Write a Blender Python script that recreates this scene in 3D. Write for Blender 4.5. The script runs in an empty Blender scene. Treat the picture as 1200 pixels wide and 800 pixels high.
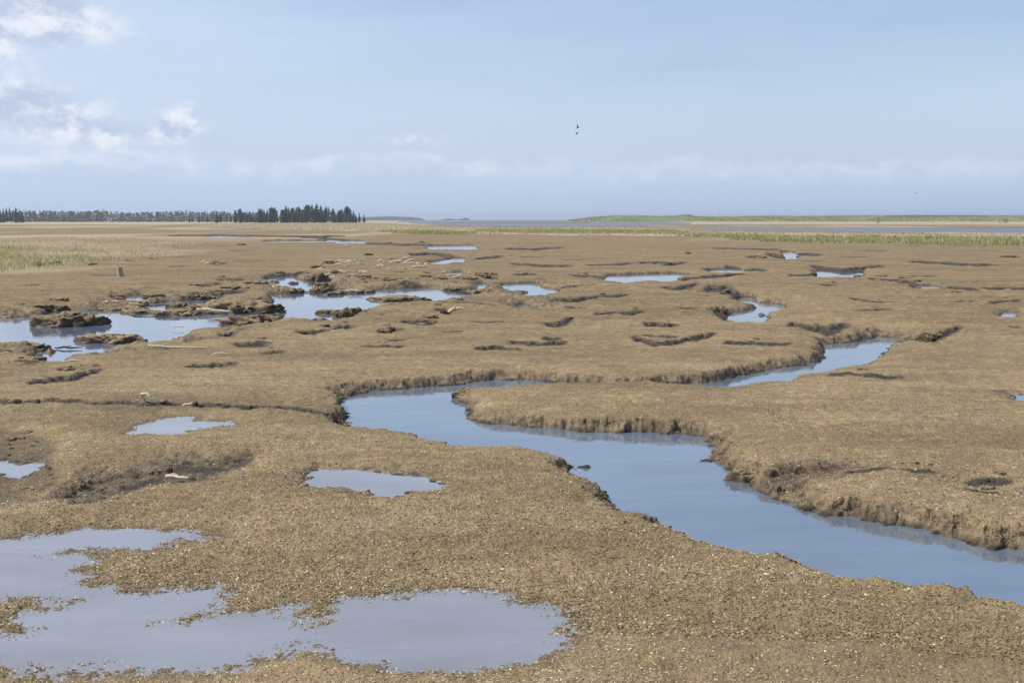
import bpy, bmesh, math, random
import numpy as np
from mathutils import Vector, noise as mnoise

random.seed(7)
rng = np.random.default_rng(7)
R = math.radians
scene = bpy.context.scene
COL = scene.collection
F = 40.0 / 36.0 * 1200.0            # focal length in the pixels the places were measured in
CAM_Z = 2.2
PITCH = math.atan(143.0 / F)
TOP = 0.2                            # usual height of the marsh above the creek
CP, SP = math.cos(PITCH), math.sin(PITCH)


def P(px, py, z=TOP):
    """place on the level z that was measured at px, py"""
    x = (px - 600.0) / F
    y = (400.0 - py) / F
    dy = CP + y * SP
    dz = -SP + y * CP
    dz = min(dz, -2e-4)
    t = (z - CAM_Z) / dz
    return (x * t, dy * t)


def dist_of(py, z=TOP):
    return P(600, py, z)[1]


# ------------------------------------------------------------------ noise
_prm = np.random.default_rng(3).permutation(256).astype(np.int32)
_prm2 = np.concatenate([_prm, _prm])
_ga = np.random.default_rng(4).random(256) * 2 * np.pi
_gx, _gy = np.cos(_ga).astype(np.float32), np.sin(_ga).astype(np.float32)


def perlin(x, y, seed=0):
    x = np.asarray(x, np.float32) + np.float32(seed * 17.31)
    y = np.asarray(y, np.float32) + np.float32(seed * 5.77)
    xf = np.floor(x); yf = np.floor(y)
    xi = xf.astype(np.int32) & 255; yi = yf.astype(np.int32) & 255
    x = x - xf; y = y - yf
    u = x * x * x * (x * (x * 6 - 15) + 10)
    v = y * y * y * (y * (y * 6 - 15) + 10)
    xi1 = (xi + 1) & 255; yi1 = (yi + 1) & 255
    def g(a, b, dx, dy):
        h = _prm2[_prm2[a] + b]
        return _gx[h] * dx + _gy[h] * dy
    n00 = g(xi, yi, x, y); n10 = g(xi1, yi, x - 1, y)
    n01 = g(xi, yi1, x, y - 1); n11 = g(xi1, yi1, x - 1, y - 1)
    a = n00 + u * (n10 - n00); b = n01 + u * (n11 - n01)
    return (a + v * (b - a)) * 1.5


def fbm(x, y, seed=0, octv=3):
    s = 0; a = 1.0; f = 1.0
    for k in range(octv):
        s = s + a * perlin(x * f, y * f, seed + k * 3)
        a *= 0.5; f *= 2.03
    return s


def sstep(a, b, x):
    t = np.clip((x - a) / (b - a), 0, 1)
    return t * t * (3 - 2 * t)


# ------------------------------------------------------------------ object helpers
def tag(o, label=None, cat=None, group=None, kind=None):
    if label: o['label'] = label
    if cat: o['category'] = cat
    if group: o['group'] = group
    if kind: o['kind'] = kind
    return o


def link(name, me, mat=None, parent=None, loc=(0, 0, 0), rot=(0, 0, 0)):
    o = bpy.data.objects.new(name, me)
    COL.objects.link(o)
    o.location = loc; o.rotation_euler = rot
    if mat is not None and me is not None: me.materials.append(mat)
    if parent is not None: o.parent = parent
    return o


def empty(name, loc, rz=0.0):
    o = bpy.data.objects.new(name, None)
    COL.objects.link(o); o.location = loc; o.rotation_euler = (0, 0, rz)
    o.empty_display_size = 0.2
    return o


def np_mesh(name, verts, faces, smooth=True):
    """faces: (n,3) or (n,4) int array"""
    me = bpy.data.meshes.new(name)
    verts = np.ascontiguousarray(verts, np.float32); faces = np.ascontiguousarray(faces, np.int32)
    k = faces.shape[1]
    me.vertices.add(len(verts)); me.vertices.foreach_set('co', verts.ravel())
    me.loops.add(faces.size); me.loops.foreach_set('vertex_index', faces.ravel())
    me.polygons.add(len(faces))
    me.polygons.foreach_set('loop_start', np.arange(0, faces.size, k, dtype=np.int32))
    try:
        me.polygons.foreach_set('loop_total', np.full(len(faces), k, np.int32))
    except Exception:
        pass
    me.polygons.foreach_set('use_smooth', np.full(len(faces), smooth))
    me.update(calc_edges=True)
    return me


def attr(me, name, arr):
    a = me.attributes.new(name, 'FLOAT', 'POINT')
    a.data.foreach_set('value', np.ascontiguousarray(arr, np.float32).ravel())


# ------------------------------------------------------------------ material helpers
class NT:
    def __init__(s, name):
        s.mat = bpy.data.materials.new(name); s.mat.use_nodes = True
        s.t = s.mat.node_tree; s.t.nodes.clear()
        s.out = s.t.nodes.new('ShaderNodeOutputMaterial')
    def n(s, typ, **kw):
        nd = s.t.nodes.new(typ)
        for k, v in kw.items(): setattr(nd, k, v)
        return nd
    def l(s, a, b): s.t.links.new(a, b)
    def val(s, sock, v):
        if isinstance(v, (int, float)): sock.default_value = v
        elif isinstance(v, tuple): sock.default_value = v if len(v) == len(sock.default_value) else (*v, 1.0)[:len(sock.default_value)]
        else: s.l(v, sock)
    def math(s, op, a, b=0.0, c=0.0, clamp=False):
        nd = s.n('ShaderNodeMath', operation=op, use_clamp=clamp)
        s.val(nd.inputs[0], a); s.val(nd.inputs[1], b); s.val(nd.inputs[2], c)
        return nd.outputs[0]
    def mix(s, f, a, b, mode='MIX'):
        nd = s.n('ShaderNodeMix', data_type='RGBA', blend_type=mode)
        s.val(nd.inputs[0], f); s.val(nd.inputs[6], a); s.val(nd.inputs[7], b)
        return nd.outputs[2]
    def mapr(s, v, a, b, c=0.0, d=1.0, smooth=False):
        nd = s.n('ShaderNodeMapRange', interpolation_type='SMOOTHSTEP' if smooth else 'LINEAR')
        s.val(nd.inputs[0], v)
        for i, q in enumerate((a, b, c, d)): s.val(nd.inputs[i + 1], q)
        return nd.outputs[0]
    def noise(s, vec, scale, detail=3.0, rough=0.55):
        nd = s.n('ShaderNodeTexNoise')
        if vec is not None: s.l(vec, nd.inputs['Vector'])
        nd.inputs['Scale'].default_value = scale; nd.inputs['Detail'].default_value = detail
        nd.inputs['Roughness'].default_value = rough
        return nd.outputs[0]
    def attr(s, name):
        nd = s.n('ShaderNodeAttribute', attribute_name=name)
        return nd.outputs['Fac']
    def bsdf(s, col, rough=0.8, bump=None, bstr=0.5, bdist=0.01, spec=0.3, **kw):
        b = s.n('ShaderNodeBsdfPrincipled')
        s.val(b.inputs['Base Color'], col); s.val(b.inputs['Roughness'], rough)
        s.val(b.inputs['Specular IOR Level'], spec)
        for k, v in kw.items(): s.val(b.inputs[k.replace('_', ' ')], v)
        if bump is not None:
            bm = s.n('ShaderNodeBump'); bm.inputs['Strength'].default_value = bstr
            bm.inputs['Distance'].default_value = bdist
            s.l(bump, bm.inputs['Height']); s.l(bm.outputs[0], b.inputs['Normal'])
        s.l(b.outputs[0], s.out.inputs[0])
        return b


# ------------------------------------------------------------------ basins: every pool, creek and hollow in the marsh
# (name, outline, water level or None, drop below the marsh top, softness)
CREEK = [(1062,397),(1027,394),(1024,396),(1012,399),(990,402),(968,404),(965,411),(971,417),(958,423),(937,429),(912,432),(887,436),(862,441),(832,449),
 (760,453),(720,452.5),(690,451),(650,448),(620,446),(585,445.5),(560,447),(548,449.5),(520,452.5),(480,455),(440,458),(415,462),(400,468),(405,474),(402,480),(414,489),(410,494),
 (425,497),(440,500),(470,508),(505,515),(530,517),(570,519),(600,522),(640,528),(662,532),(680,537),(685,544),(677,550),(695,559),(708,563),(710,568),(722,578),(735,590),(760,602),(778,610),(782,616),(800,623),
 (830,629),(850,632),(894,638),(926,645),(946,650),(959,658),(996,670),(1040,676),(1069,682),(1127,692),(1162,698),(1181,708),(1200,711),(1330,742),(1330,690),(1260,664),
 (1200,648),(1150,641),(1110,628),(1070,619),(1030,613),(1000,607),(975,606),(940,598),(915,588),(905,582),(890,576),(875,574),(879,568),(870,563),(849,554),(854,546),(842,543),(832,539),(829,534),(836,524),(830,519),(817,513),(800,510),(750,507),(700,506),(650,504),
 (600,499),(570,496),(552,492),(546,486),(544,477),(532,467),(535,460),(542,456.5),(572,455.5),(600,454.3),(640,453.5),(670,451.5),(700,450.3),(760,450.3),(815,450.5),(840,452.5),(875,449.5),(900,446),(920,445.5),(930,441),(955,436),(975,432),(1000,426),(1020,421),(1031,417.5),(1032,412),(1040,407.5),(1042,401),(1062,398)]
LEFTPOOL = [(-70,374),(0,372),(43,371),(60,366),(80,363.5),(100,364),(145,362.5),(165,366),(180,369),(230,367.5),(267,367),(287,366),(313,363.5),(325,360),(327,356),(320,350),(323,344.5),(353,343.5),(380,341.5),(393,337),(400,339),(432,342),(435,340),(467,338.5),(498,337),(513,337),(527,340),(548,342),(557,346.5),
 (527,347.5),(507,351),(487,353),(460,353.5),(448,355),(433,357),(427,361),(410,367),(392,373),(383,375),(360,373),(345,372),(330,372),(300,376),(270,380),(263,382),(223,384),(212,390),(195,395),(183,397.5),(163,398),(150,400),(130,402),(116,407),(113,411),(98,411),(75,412),(72,416.7),(72,420),(53,419),(40,415),(50,411.7),(63,411.5),(63,407.5),(48,406.7),(57,402),(47,399),(33,398),(0,398),(-70,399)]
FORE = [(-70,633),(0,632),(37,629),(50,624),(75,621),(120,620.5),(175,619.5),(225,620.5),(247,625.5),(212,626),(195,629),(185,639),(172,641),(145,639),(120,637.5),(75,641),(48,647),(65,651),(97,651),(102,655),(82,665.5),(105,672),(97,680),(112,688),(150,694),(195,694),(220,696),(257,686),(250,700),(247,712),(217,716),(180,725),(225,725.5),(262,722.5),(304,717.5),(321,717.5),(325,711),(337,711),(347,722.5),(362,730),(370,736),(385,730),(382,715),(391,704),(400,702),(430,700),(480,700),(500,696),(550,695),(600,703),(640,712),(672,724),(657,733),(650,753),(630,768),(587,777),(543,783),(517,784),(467,778),(433,768),(400,760),(375,755),(357,751),(342,754),(330,760),(294,766),(269,770),(185,779),(140,777),(0,777),(-70,778),
 (-70,740),(0,737),(12,744),(32,739),(45,730),(32,722),(42,714),(75,710),(97,701),(75,694),(45,691),(0,694),(-70,694)]
BASINS = [
 ('creek_water', CREEK, 0.0, 0.0, 0.0),
 ('pool_water', LEFTPOOL, 0.05, 0.0, 0.1),
 ('puddle_water', FORE, 0.13, 0.0, 1.0),
 ('puddle_water', [(157,502),(175,495),(194,491),(206,489),(220,490),(233,494),(252,494),(266,494.6),(245,497),(234,498),(215,502),(206,505.7),(184,507),(164,507.4)], 0.14, 0.0, 0.7),
 ('puddle_water', [(365,552),(380,551.5),(410,553),(442,554),(480,558),(507,563.7),(497,568.7),(467,574),(430,574.5),(427,569),(412,567),(392,566),(374,563)], 0.13, 0.0, 0.35),
 ('puddle_water', [(-20,542),(0,542),(15,542.5),(22,545.5),(40,542.5),(40,549),(27,554.5),(15,552.5),(8,548),(-20,548)], 0.10, 0.0, 0.3),
 ('pool_water', [(864,348.5),(882,348.5),(888,354),(903,355),(919,357),(918,360),(907,362),(892,365),(891,367),(899,370),(895,373),(897,377),(873,376),(858,374),(852,370),(862,366),(877,364),(887,359.5),(885,355),(877,352.5),(865,350.5)], 0.03, 0.0, 0.0),
 ('pool_water', [(707,327),(715,322.5),(732,322),(770,320.5),(810,320.5),(798,323.5),(802,327),(808,329),(790,330),(765,329.8),(745,329.8),(730,331),(723,328.7)], 0.06, 0.0, 0.1),
 ('pool_water', [(832,315.8),(850,315),(868,315.5),(872,317),(850,318.2),(834,317.8)], 0.08, 0.0, 0.1),
 ('pool_water', [(827,342.6),(834,341),(842,340.8),(838,343)], 0.08, 0.0, 0.1),
 ('pool_water', [(917,294.5),(931,295.5),(936,301),(932,303.5),(920,303.2),(919,299)], 0.04, 0.0, 0.0),
 ('pool_water', [(955,317.5),(967,317.8),(983,319),(1000,319.5),(1012,319.2),(1012,323),(1000,323.5),(995,325),(973,324.7),(957,323.7),(957,321)], 0.06, 0.0, 0.1),
 ('pool_water', [(1173,367.5),(1182,364.8),(1192,366.3),(1188,368.5),(1185,371)], 0.09, 0.0, 0.2),
 ('pool_water', [(1073,334.8),(1085,334.5),(1102,335.5),(1100,337),(1078,336.5)], 0.1, 0.0, 0.2),
 ('pool_water', [(1181,462),(1200,463.5),(1240,466),(1240,469),(1200,467.5)], 0.1, 0.0, 0.2),
 ('pool_water', [(556,333),(565,332),(571,334),(568,338),(562,337)], 0.07, 0.0, 0.1),
 ('pool_water', [(590,334),(600,332.5),(608,332),(632,331.5),(633,336.5),(655,339),(647,342),(640,344.5),(627,345.5),(617,344),(615,341),(603,340),(590,338)], 0.06, 0.0, 0.1),
 ('pool_water', [(604,359),(615,356.5),(625,360),(614,360.8)], 0.08, 0.0, 0.1),
 ('pool_water', [(502,289.7),(505,288),(525,287.8),(555,287.6),(558,290.5),(567,293),(533,292),(503,292)], 0.06, 0.0, 0.1),
 ('pool_water', [(503,307.5),(520,304.6),(525,302),(544,302),(543,306.5),(525,308),(517,310),(505,310)], 0.06, 0.0, 0.1),
 ('pool_water', [(530,321),(539,318.2),(542,321),(536,322)], 0.08, 0.0, 0.1),
 ('pool_water', [(393,282.2),(427,282),(425,285),(400,285.5)], 0.05, 0.0, 0.1),
 ('pool_water', [(312,281.9),(393,282),(393,284.2),(318,283.4)], 0.06, 0.0, 0.1),
 ('pool_water', [(240,277),(262,276.4),(284,277.6),(262,278.8)], 0.06, 0.0, 0.1),
 ('pool_water', [(170,357.5),(183,355.5),(197,354),(215,353),(225,352.5),(245,348.5),(262,349.5),(258,354),(247,359),(225,361.3),(197,362),(188,363),(175,360)], 0.06, 0.0, 0.1),
 ('pool_water', [(147,347.5),(167,345.6),(168,351.5),(155,351.7)], 0.07, 0.0, 0.1),
 ('pool_water', [(312,325.5),(328,324.5),(340,323.5),(347,326.5),(355,328.5),(370,327),(380,324.5),(387,325.5),(388,329),(370,334),(360,338),(355,336.5),(333,335.3),(328,332),(315,328)], 0.06, 0.0, 0.1),
 ('lagoon_water', [(815,266.6),(850,266.2),(1200,267.4),(1420,268.0),(1420,273.0),(1200,272.7),(1000,270.6),(900,269.6),(840,268.8)], 0.0, 0.0, 0.0),
 ('bay_water', [(486,259.0),(560,258.6),(690,258.6),(800,260.6),(800,263.0),(700,265.0),(640,265.4),(580,264.6),(520,263.4),(486,261.5)], 0.0, 0.0, 0.0),
 # dry hollows with mud floors
 ('', [(118,557),(140,555),(166,553),(184,549),(193,543),(210,539),(231,538.5),(252,541),(290,533),(270,546),(245,556),(215,563),(180,565),(140,578),(110,585),(80,581),(95,568)], None, 0.065, 0.55),
 ('', [(-30,505),(25,508),(50,522),(46,538),(62,558),(34,580),(-30,584)], None, 0.06, 0.8),
 ('', [(868,562),(890,557),(910,552),(940,548),(1000,546),(960,553),(905,561),(885,567)], None, 0.08, 0.45),
 ('', [(1095,552),(1120,548),(1150,556),(1180,558),(1200,565),(1200,578),(1160,576),(1130,572),(1100,562)], None, 0.03, 1.0),
 ('', [(990,463),(1010,457),(1045,456),(1050,464),(1035,469),(1000,470)], None, 0.03, 1.0),
]
# narrow gullies: a line along the dark scarp and the height of the scarp in the same measure
CRACKS = [
 (9,[(140,560),(166,553),(184,547),(198,539),(212,536),(231,535),(262,537),(292,531)]),
 (5,[(-30,471),(0,471),(30,471),(60,469),(100,470),(165,471),(240,472),(290,474),(330,475),(400,479)]),
 (7,[(38,446),(67,443),(83,441),(103,434),(117,432)]),
 (5,[(225,428),(250,426),(275,424)]), (4,[(560,407),(585,405),(606,408)]), (5,[(600,399),(630,401),(662,400)]),
 (9,[(745,393),(765,398),(783,398),(803,395),(837,389)]), (6,[(758,378),(775,379),(793,379)]),
 (9,[(926,379),(947,381),(965,383),(978,382),(993,378)]),
 (9,[(1015,389),(1040,390),(1063,391),(1080,392),(1093,393),(1107,389),(1123,383)]),
 (9,[(838,360),(846,364),(851,370)]), (4,[(850,400),(880,399.5),(926,400)]),
 (4,[(975,435),(1012,434),(1052,438)]), (6,[(1142,557),(1160,556),(1178,558)]), (7,[(1136,565),(1150,568),(1162,570)]),
 (3,[(990,546),(1040,545),(1090,549)]),
 (2.5,[(1070,306.5),(1100,308),(1135,310),(1165,311)]), (2.5,[(1155,336.6),(1180,336.7),(1215,337)]), (3,[(1112,335),(1125,337),(1142,338)]),
 (3,[(1163,353),(1180,352),(1192,351.5)]), (3.5,[(1022,327),(1050,328),(1068,331),(1078,334)]), (2,[(1000,349),(1025,353),(1045,354)]), (2,[(1005,363),(1040,363)]),
 (3.5,[(752,308),(765,307.5),(777,307.5)]), (3.5,[(780,309.5),(790,309),(801,307.5)]), (2,[(690,311),(715,310),(742,308.5)]),
 (4,[(780,337.5),(790,338),(799,337),(816,332.5)]), (3,[(812,325),(835,323),(868,320)]), (3,[(826,314),(842,312.5)]), (3.5,[(853,312),(872,314),(893,315.5)]),
 (5,[(833,336),(842,337),(852,336),(860,342)]), (3,[(700,347),(715,347),(733,345)]), (4,[(728,366),(740,366),(752,364)]), (4,[(700,368),(710,366),(721,364.5)]),
 (3,[(596,291),(623,291.7),(656,290)]), (3.5,[(602,309),(638,310.5),(668,311.5)]), (2,[(605,320.5),(625,320.5)]), (3,[(672,321.5),(702,323)]),
 (3,[(523,354),(545,354),(560,355.5),(578,358)]), (3.5,[(649,352),(670,352),(698,348)]), (6,[(639,377),(653,378),(671,372)]), (3.5,[(630,337),(655,336),(678,334)]),
 (3.5,[(567,322),(580,325)]), (5,[(490,376),(507,376)]), (3,[(510,362),(521,362)]), (2.5,[(355,276.8),(400,276.6)]),
 (3,[(427,285),(450,285.5),(475,286.3),(502,286.8)]), (4,[(483,298),(513,297.3),(525,299)]), (5,[(475,377),(492,377),(508,375.5)]), (5,[(446,387),(468,386)]),
 (4,[(394,383),(411,382)]), (5,[(358,389),(370,387),(383,385)]), (5,[(260,391),(274,389.5)]), (5,[(281,402),(303,401),(316,401)]), (4,[(311,412.5),(328,411)]),
 (4,[(352,388),(371,387)]), (8,[(216,347),(230,347),(246,345)]), (4,[(259,327.5),(270,328),(284,328)]), (3,[(238,334.5),(256,332.5)]), (4,[(250,341.5),(284,340.5)]),
 (4,[(313,322.5),(330,321),(348,320)]), (4,[(-20,370),(10,370),(38,368.5)]), (5,[(132,346.5),(148,346)]), (4,[(22,421),(44,421)]),
 (2.2,[(200,276),(250,275.5),(295,276.3),(350,276.6),(400,281)]), (2,[(838,291),(870,291.2),(908,292)]), (3.5,[(902,297.5),(918,300)]), (3.5,[(933,296.5),(945,297),(958,298)]),
 (3,[(953,311),(987,315.5),(1000,315),(1020,312.5),(1032,311.5)]), (3.5,[(928,321.5),(952,321.5)]), (2.5,[(961,334),(978,334)]), (7,[(889,352),(900,352.5),(909,351.5)]),
 (3.5,[(845,342.5),(858,342.5)]), (2.5,[(430,405),(470,404)]), (3,[(640,395),(655,396)]), (2,[(250,309),(262,308)]), (2.5,[(470,331),(488,331)]), (2,[(560,303),(585,300)]),
]


def densify(pts, n=4):
    """closed smooth curve through the points"""
    p = np.array(pts, float); m = len(p); out = []
    for i in range(m):
        a, b, c, d = p[i - 1], p[i], p[(i + 1) % m], p[(i + 2) % m]
        for k in range(n):
            t = k / n
            q = 0.5 * (2 * b + (c - a) * t + (2 * a - 5 * b + 4 * c - d) * t * t + (-a + 3 * b - 3 * c + d) * t ** 3)
            lin = b + (c - b) * t
            out.append(0.6 * q + 0.4 * lin)
    return np.array(out)


def world_outline(pts, lev, top):
    """far edges are the foot of the bank (at the water), near edges are the lip (at the marsh top)"""
    q = densify(pts)
    nx = np.roll(q, -1, 0) - np.roll(q, 1, 0)
    area = 0.5 * np.sum(q[:, 0] * np.roll(q[:, 1], -1) - np.roll(q[:, 0], -1) * q[:, 1])
    sgn = 1.0 if area > 0 else -1.0
    ny = -nx[:, 0] * sgn / (np.hypot(nx[:, 0], nx[:, 1]) + 1e-6)      # + = facing down the picture = towards the viewer
    w = np.clip((ny + 0.15) / 0.6, 0, 1)
    k = np.ones(5) / 5
    w = np.convolve(np.concatenate([w[-2:], w, w[:2]]), k, 'valid')
    z = lev + (top - lev) * (0.42 if q[:, 1].max() > 395 and len(pts) != len(LEFTPOOL) else 0.75) * w
    return np.array([P(a, b, c) for (a, b), c in zip(q, z)])


basins = []
for name, pts, lev, drop, soft in BASINS:
    l = lev if lev is not None else TOP - drop
    basins.append(dict(name=name, poly=world_outline(pts, l, TOP), lev=l, water=lev is not None, soft=soft, crack=False))
for t, line in CRACKS:
    line = np.array(line, float)
    ln = []
    for i in range(len(line) - 1):
        for k in range(7): ln.append(line[i] + (line[i + 1] - line[i]) * k / 7)
    ln.append(line[-1]); ln = np.array(ln)
    u = np.linspace(0, 1, len(ln))
    prof = np.sin(np.pi * u) ** 0.5
    rr = dist_of(ln[:, 1].mean())
    dep = min(t * 0.72 * rr / F, 0.24)
    wig = np.array([mnoise.noise(Vector((a * 0.12, b, 0))) + 0.8 * mnoise.noise(Vector((a * 0.4, b, 4))) for a, b in ln]) * t * 0.4
    prof = prof * np.array([0.55 + 0.9 * abs(mnoise.noise(Vector((a * 0.2, b * 0.2, 8)))) + 0.25 * mnoise.noise(Vector((a * 0.6, b, 3))) for a, b in ln])
    dep *= random.uniform(0.55, 1.0)
    up = np.stack([ln[:, 0], ln[:, 1] + t * 0.25 + wig * 0.6], 1)
    dn = np.stack([ln[:, 0], ln[:, 1] + t * 0.25 + (0.22 * t + 0.4) * prof + wig * 0.6], 1)
    far = [P(a, b, TOP - dep) for a, b in up]
    near = [P(a, b, TOP) for a, b in dn]
    basins.append(dict(name='', poly=np.array(far + near[::-1]), lev=TOP - dep, water=False, soft=0.0, crack=True))

# scattered small gullies on the middle ground
for k in range(75):
    py = 284 + 116 * random.random() ** 1.3; px = random.uniform(-40, 1240)
    if py > 335 and px < 420: continue
    rr = dist_of(py); x, y = P(px, py)
    if min(np.hypot(b['poly'][:, 0] - x, b['poly'][:, 1] - y).min() for b in basins) < 0.02 * rr: continue
    L = rr * random.uniform(0.003, 0.014); a = random.uniform(-0.5, 0.5); dep = random.uniform(0.025, 0.06)
    m = 12; up, dn = [], []
    for j in range(m + 1):
        u = j / m; ex = (u * 2 - 1) * L; e = math.sin(math.pi * u) ** 0.6
        wv = mnoise.noise(Vector((u * 4, k * 3.3, 0))) * L * 0.22; th = (0.04 + 0.006 * rr) * e * (0.5 + 1.1 * abs(mnoise.noise(Vector((u * 7, k * 2.1, 5)))))
        up.append((x + ex, y + ex * math.tan(a) + wv)); dn.append((x + ex, y + ex * math.tan(a) + wv - th - dep * rr * 0.12 * e))
    basins.append(dict(name='', poly=np.array(up + dn[::-1]), lev=TOP - dep, water=False, soft=0.0, crack=True))

# ------------------------------------------------------------------ the ground sheet (one polar grid round the viewpoint)
az_in = np.arange(-27.5, 27.5001, 0.047)
out_a = [27.5]; st = 0.06
while out_a[-1] + st < 180: st *= 1.14; out_a.append(out_a[-1] + st)
out_a = np.array(out_a[1:] + [180.0])
AZ = np.radians(np.concatenate([-out_a[::-1], az_in, out_a]))
rl = [0.5, 1.0, 1.5, 2.0, 2.4, 2.8, 3.1, 3.4, 3.65, 3.85, 4.0]
r = 4.05
while r < 1700:
    rl.append(r)
    cap = 0.0023 if r < 28 else 0.0035 if r < 80 else (0.006 if r < 300 else 0.010)
    r += min(r * r / 2276 * 0.9, cap * r)
RR = np.array(rl)
NA, NR = len(AZ), len(RR)
gx = (RR[:, None] * np.sin(AZ)[None, :]).astype(np.float32)
gy = (RR[:, None] * np.cos(AZ)[None, :]).astype(np.float32)
X, Y = gx.ravel(), gy.ravel()
RAD = np.repeat(RR, NA).astype(np.float32)
print('grid', NR, NA, NR * NA)

NB = int(np.searchsorted(RR, 90.0)) * NA       # fine relief only this far
fade = 1.0 / (1.0 + (RAD / 120.0) ** 2)
T = np.full(X.shape, TOP, np.float32)
T += 0.045 * fbm(X * 0.11, Y * 0.11, 1, 2) * fade
T[:NB] += 0.020 * fbm(X[:NB] * 0.55, Y[:NB] * 0.55, 5, 2)
# the lowest corner of the marsh, round the puddles in the foreground
med = np.zeros_like(T)
med[:NB] = fbm(X[:NB] * 2.3, Y[:NB] * 2.3, 9, 3)
T[:NB] += 0.010 * med[:NB]

wx = X.copy(); wy = Y.copy()
hf = np.clip(1.25 - RAD[:NB] / 26, 0, 1)
wx[:NB] += 0.07 * perlin(X[:NB] * 1.7, Y[:NB] * 1.7, 21) + 0.03 * np.clip(1.4 - RAD[:NB] / 26, 0.05, 1) * perlin(X[:NB] * 6, Y[:NB] * 6, 22) + hf * 0.012 * perlin(X[:NB] * 17, Y[:NB] * 17, 25)
wy[:NB] += 0.07 * perlin(X[:NB] * 1.7, Y[:NB] * 1.7, 23) + 0.03 * np.clip(1.4 - RAD[:NB] / 26, 0.05, 1) * perlin(X[:NB] * 6, Y[:NB] * 6, 24) + hf * 0.012 * perlin(X[:NB] * 17, Y[:NB] * 17, 26)

Z = T.copy()
MUD = np.zeros_like(T); WET_SHADE = np.zeros_like(T); SOFT = np.zeros_like(T); RIM = np.zeros_like(T)
bank_n = np.ones_like(T); bank_n[:NB] = np.clip(1.0 + 0.9 * perlin(X[:NB] * 1.1, Y[:NB] * 1.1, 31), 0.25, 2.2)


def poly_sdf(px, py, poly):
    x0 = poly[:, 0]; y0 = poly[:, 1]; x1 = np.roll(x0, -1); y1 = np.roll(y0, -1)
    best = np.full(px.shape, 1e18, np.float32); ins = np.zeros(px.shape, bool)
    for a, b, c, d in zip(x0, y0, x1, y1):
        ex, ey = c - a, d - b; L = ex * ex + ey * ey + 1e-12
        ax = px - np.float32(a); ay = py - np.float32(b)
        t = np.clip((ax * np.float32(ex) + ay * np.float32(ey)) / np.float32(L), 0, 1)
        dx = ax - t * np.float32(ex); dy = ay - t * np.float32(ey)
        np.minimum(best, dx * dx + dy * dy, out=best)
        cr = (py < b) != (py < d)
        if b != d:
            ins ^= cr & (px < a + (py - b) * (ex / (d - b)))
    dd = np.sqrt(best)
    return np.where(ins, -dd, dd)


hfa = np.zeros_like(T); hfa[:NB] = hf
WATER_SETS = []
for b in basins:
    poly = b['poly']; rr = float(np.hypot(poly[:, 0], poly[:, 1]).min())
    m = 1.6 if not b['crack'] else 0.5
    if rr > 100: m = 6.0
    lo, hi = poly.min(0) - m, poly.max(0) + m
    idx = np.nonzero((wx > lo[0]) & (wx < hi[0]) & (wy > lo[1]) & (wy < hi[1]))[0]
    if not len(idx): continue
    d = poly_sdf(wx[idx], wy[idx], poly)
    t = T[idx]; lev = b['lev']; H = np.maximum(t - lev, 0.02)
    so = b['soft']; bn = bank_n[idx]
    if rr > 150:
        w1, w2 = 2.0, 3.0
    else:
        w1 = (0.05 + 0.13 * bn) * (1 + 1.5 * so); w2 = 0.36 * bn + 0.28 * so + 0.05
        if b['crack']: w2 = 0.16; w1 = 0.05
    k1 = np.clip(0.62 - 0.17 * bn, 0.25, 0.58) * (1 - 0.6 * min(so, 1.0))
    if not b['crack'] and rr < 40: d = d + np.float32(0.05) * np.where(np.abs(d) < 0.5, perlin(X[idx] * 5, Y[idx] * 5, 71) + hfa[idx] * 0.6 * perlin(X[idx] * 18, Y[idx] * 18, 72), 0)
    s = k1 * sstep(0, 1, d / w1) + (1 - k1) * (1 - np.exp(-np.maximum(d, 0) / w2))
    sink = 0.05 if so > 0.6 else 0.12
    if not b['water']: sink = 0.03
    inside = lev - np.minimum(np.maximum(-d, 0) * (0.10 if so > 0.6 else 0.5), sink)
    z = np.where(d > 0, lev + H * s, inside)
    Z[idx] = np.minimum(Z[idx], z)
    edge = 1 - sstep(0.0, (0.10 + 0.22 * bn) if so < 0.6 else 0.25, d)
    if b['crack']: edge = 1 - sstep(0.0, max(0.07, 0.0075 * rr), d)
    if so > 0.9 and not b['water']: edge = edge * 0.3
    elif so > 0.6: edge = edge * 0.5
    if b['name'] == 'pool_water' and so == 0.1 and poly[:, 0].mean() < 2 and rr > 15:
        mm = (1 - sstep(0.1, 1.5 + 0.02 * rr, d)) * sstep(-0.25, 0.35, fbm(X[idx] * 1.1, Y[idx] * 0.7, 66, 3))
        edge = np.maximum(edge, 0.95 * mm); RIM[idx] = np.maximum(RIM[idx], mm * (d > 0.05))
    MUD[idx] = np.maximum(MUD[idx], edge)
    if b['water']: WET_SHADE[idx] = np.maximum(WET_SHADE[idx], (1 - sstep(0.0, 0.07, d)) if so < 0.6 else 0.45 * (1 - sstep(0.0, 0.2, d)))
    elif so < 0.9: WET_SHADE[idx] = np.maximum(WET_SHADE[idx], (0.95 if b['crack'] else 0.45) * (1 - sstep(-0.02, max(0.06, 0.006 * rr) if b['crack'] else 0.1, d)))  # gullies, less so hollows: undercut shade painted in along with damp mud
    SOFT[idx] = np.maximum(SOFT[idx], so * (1 - sstep(-0.1, 0.5, d)) * (d > -0.35))
    if b['water']:
        sel = idx[d < (0.22 + 0.012 * rr if so < 0.6 else 0.16)]
        WATER_SETS.append((b, sel))

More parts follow.
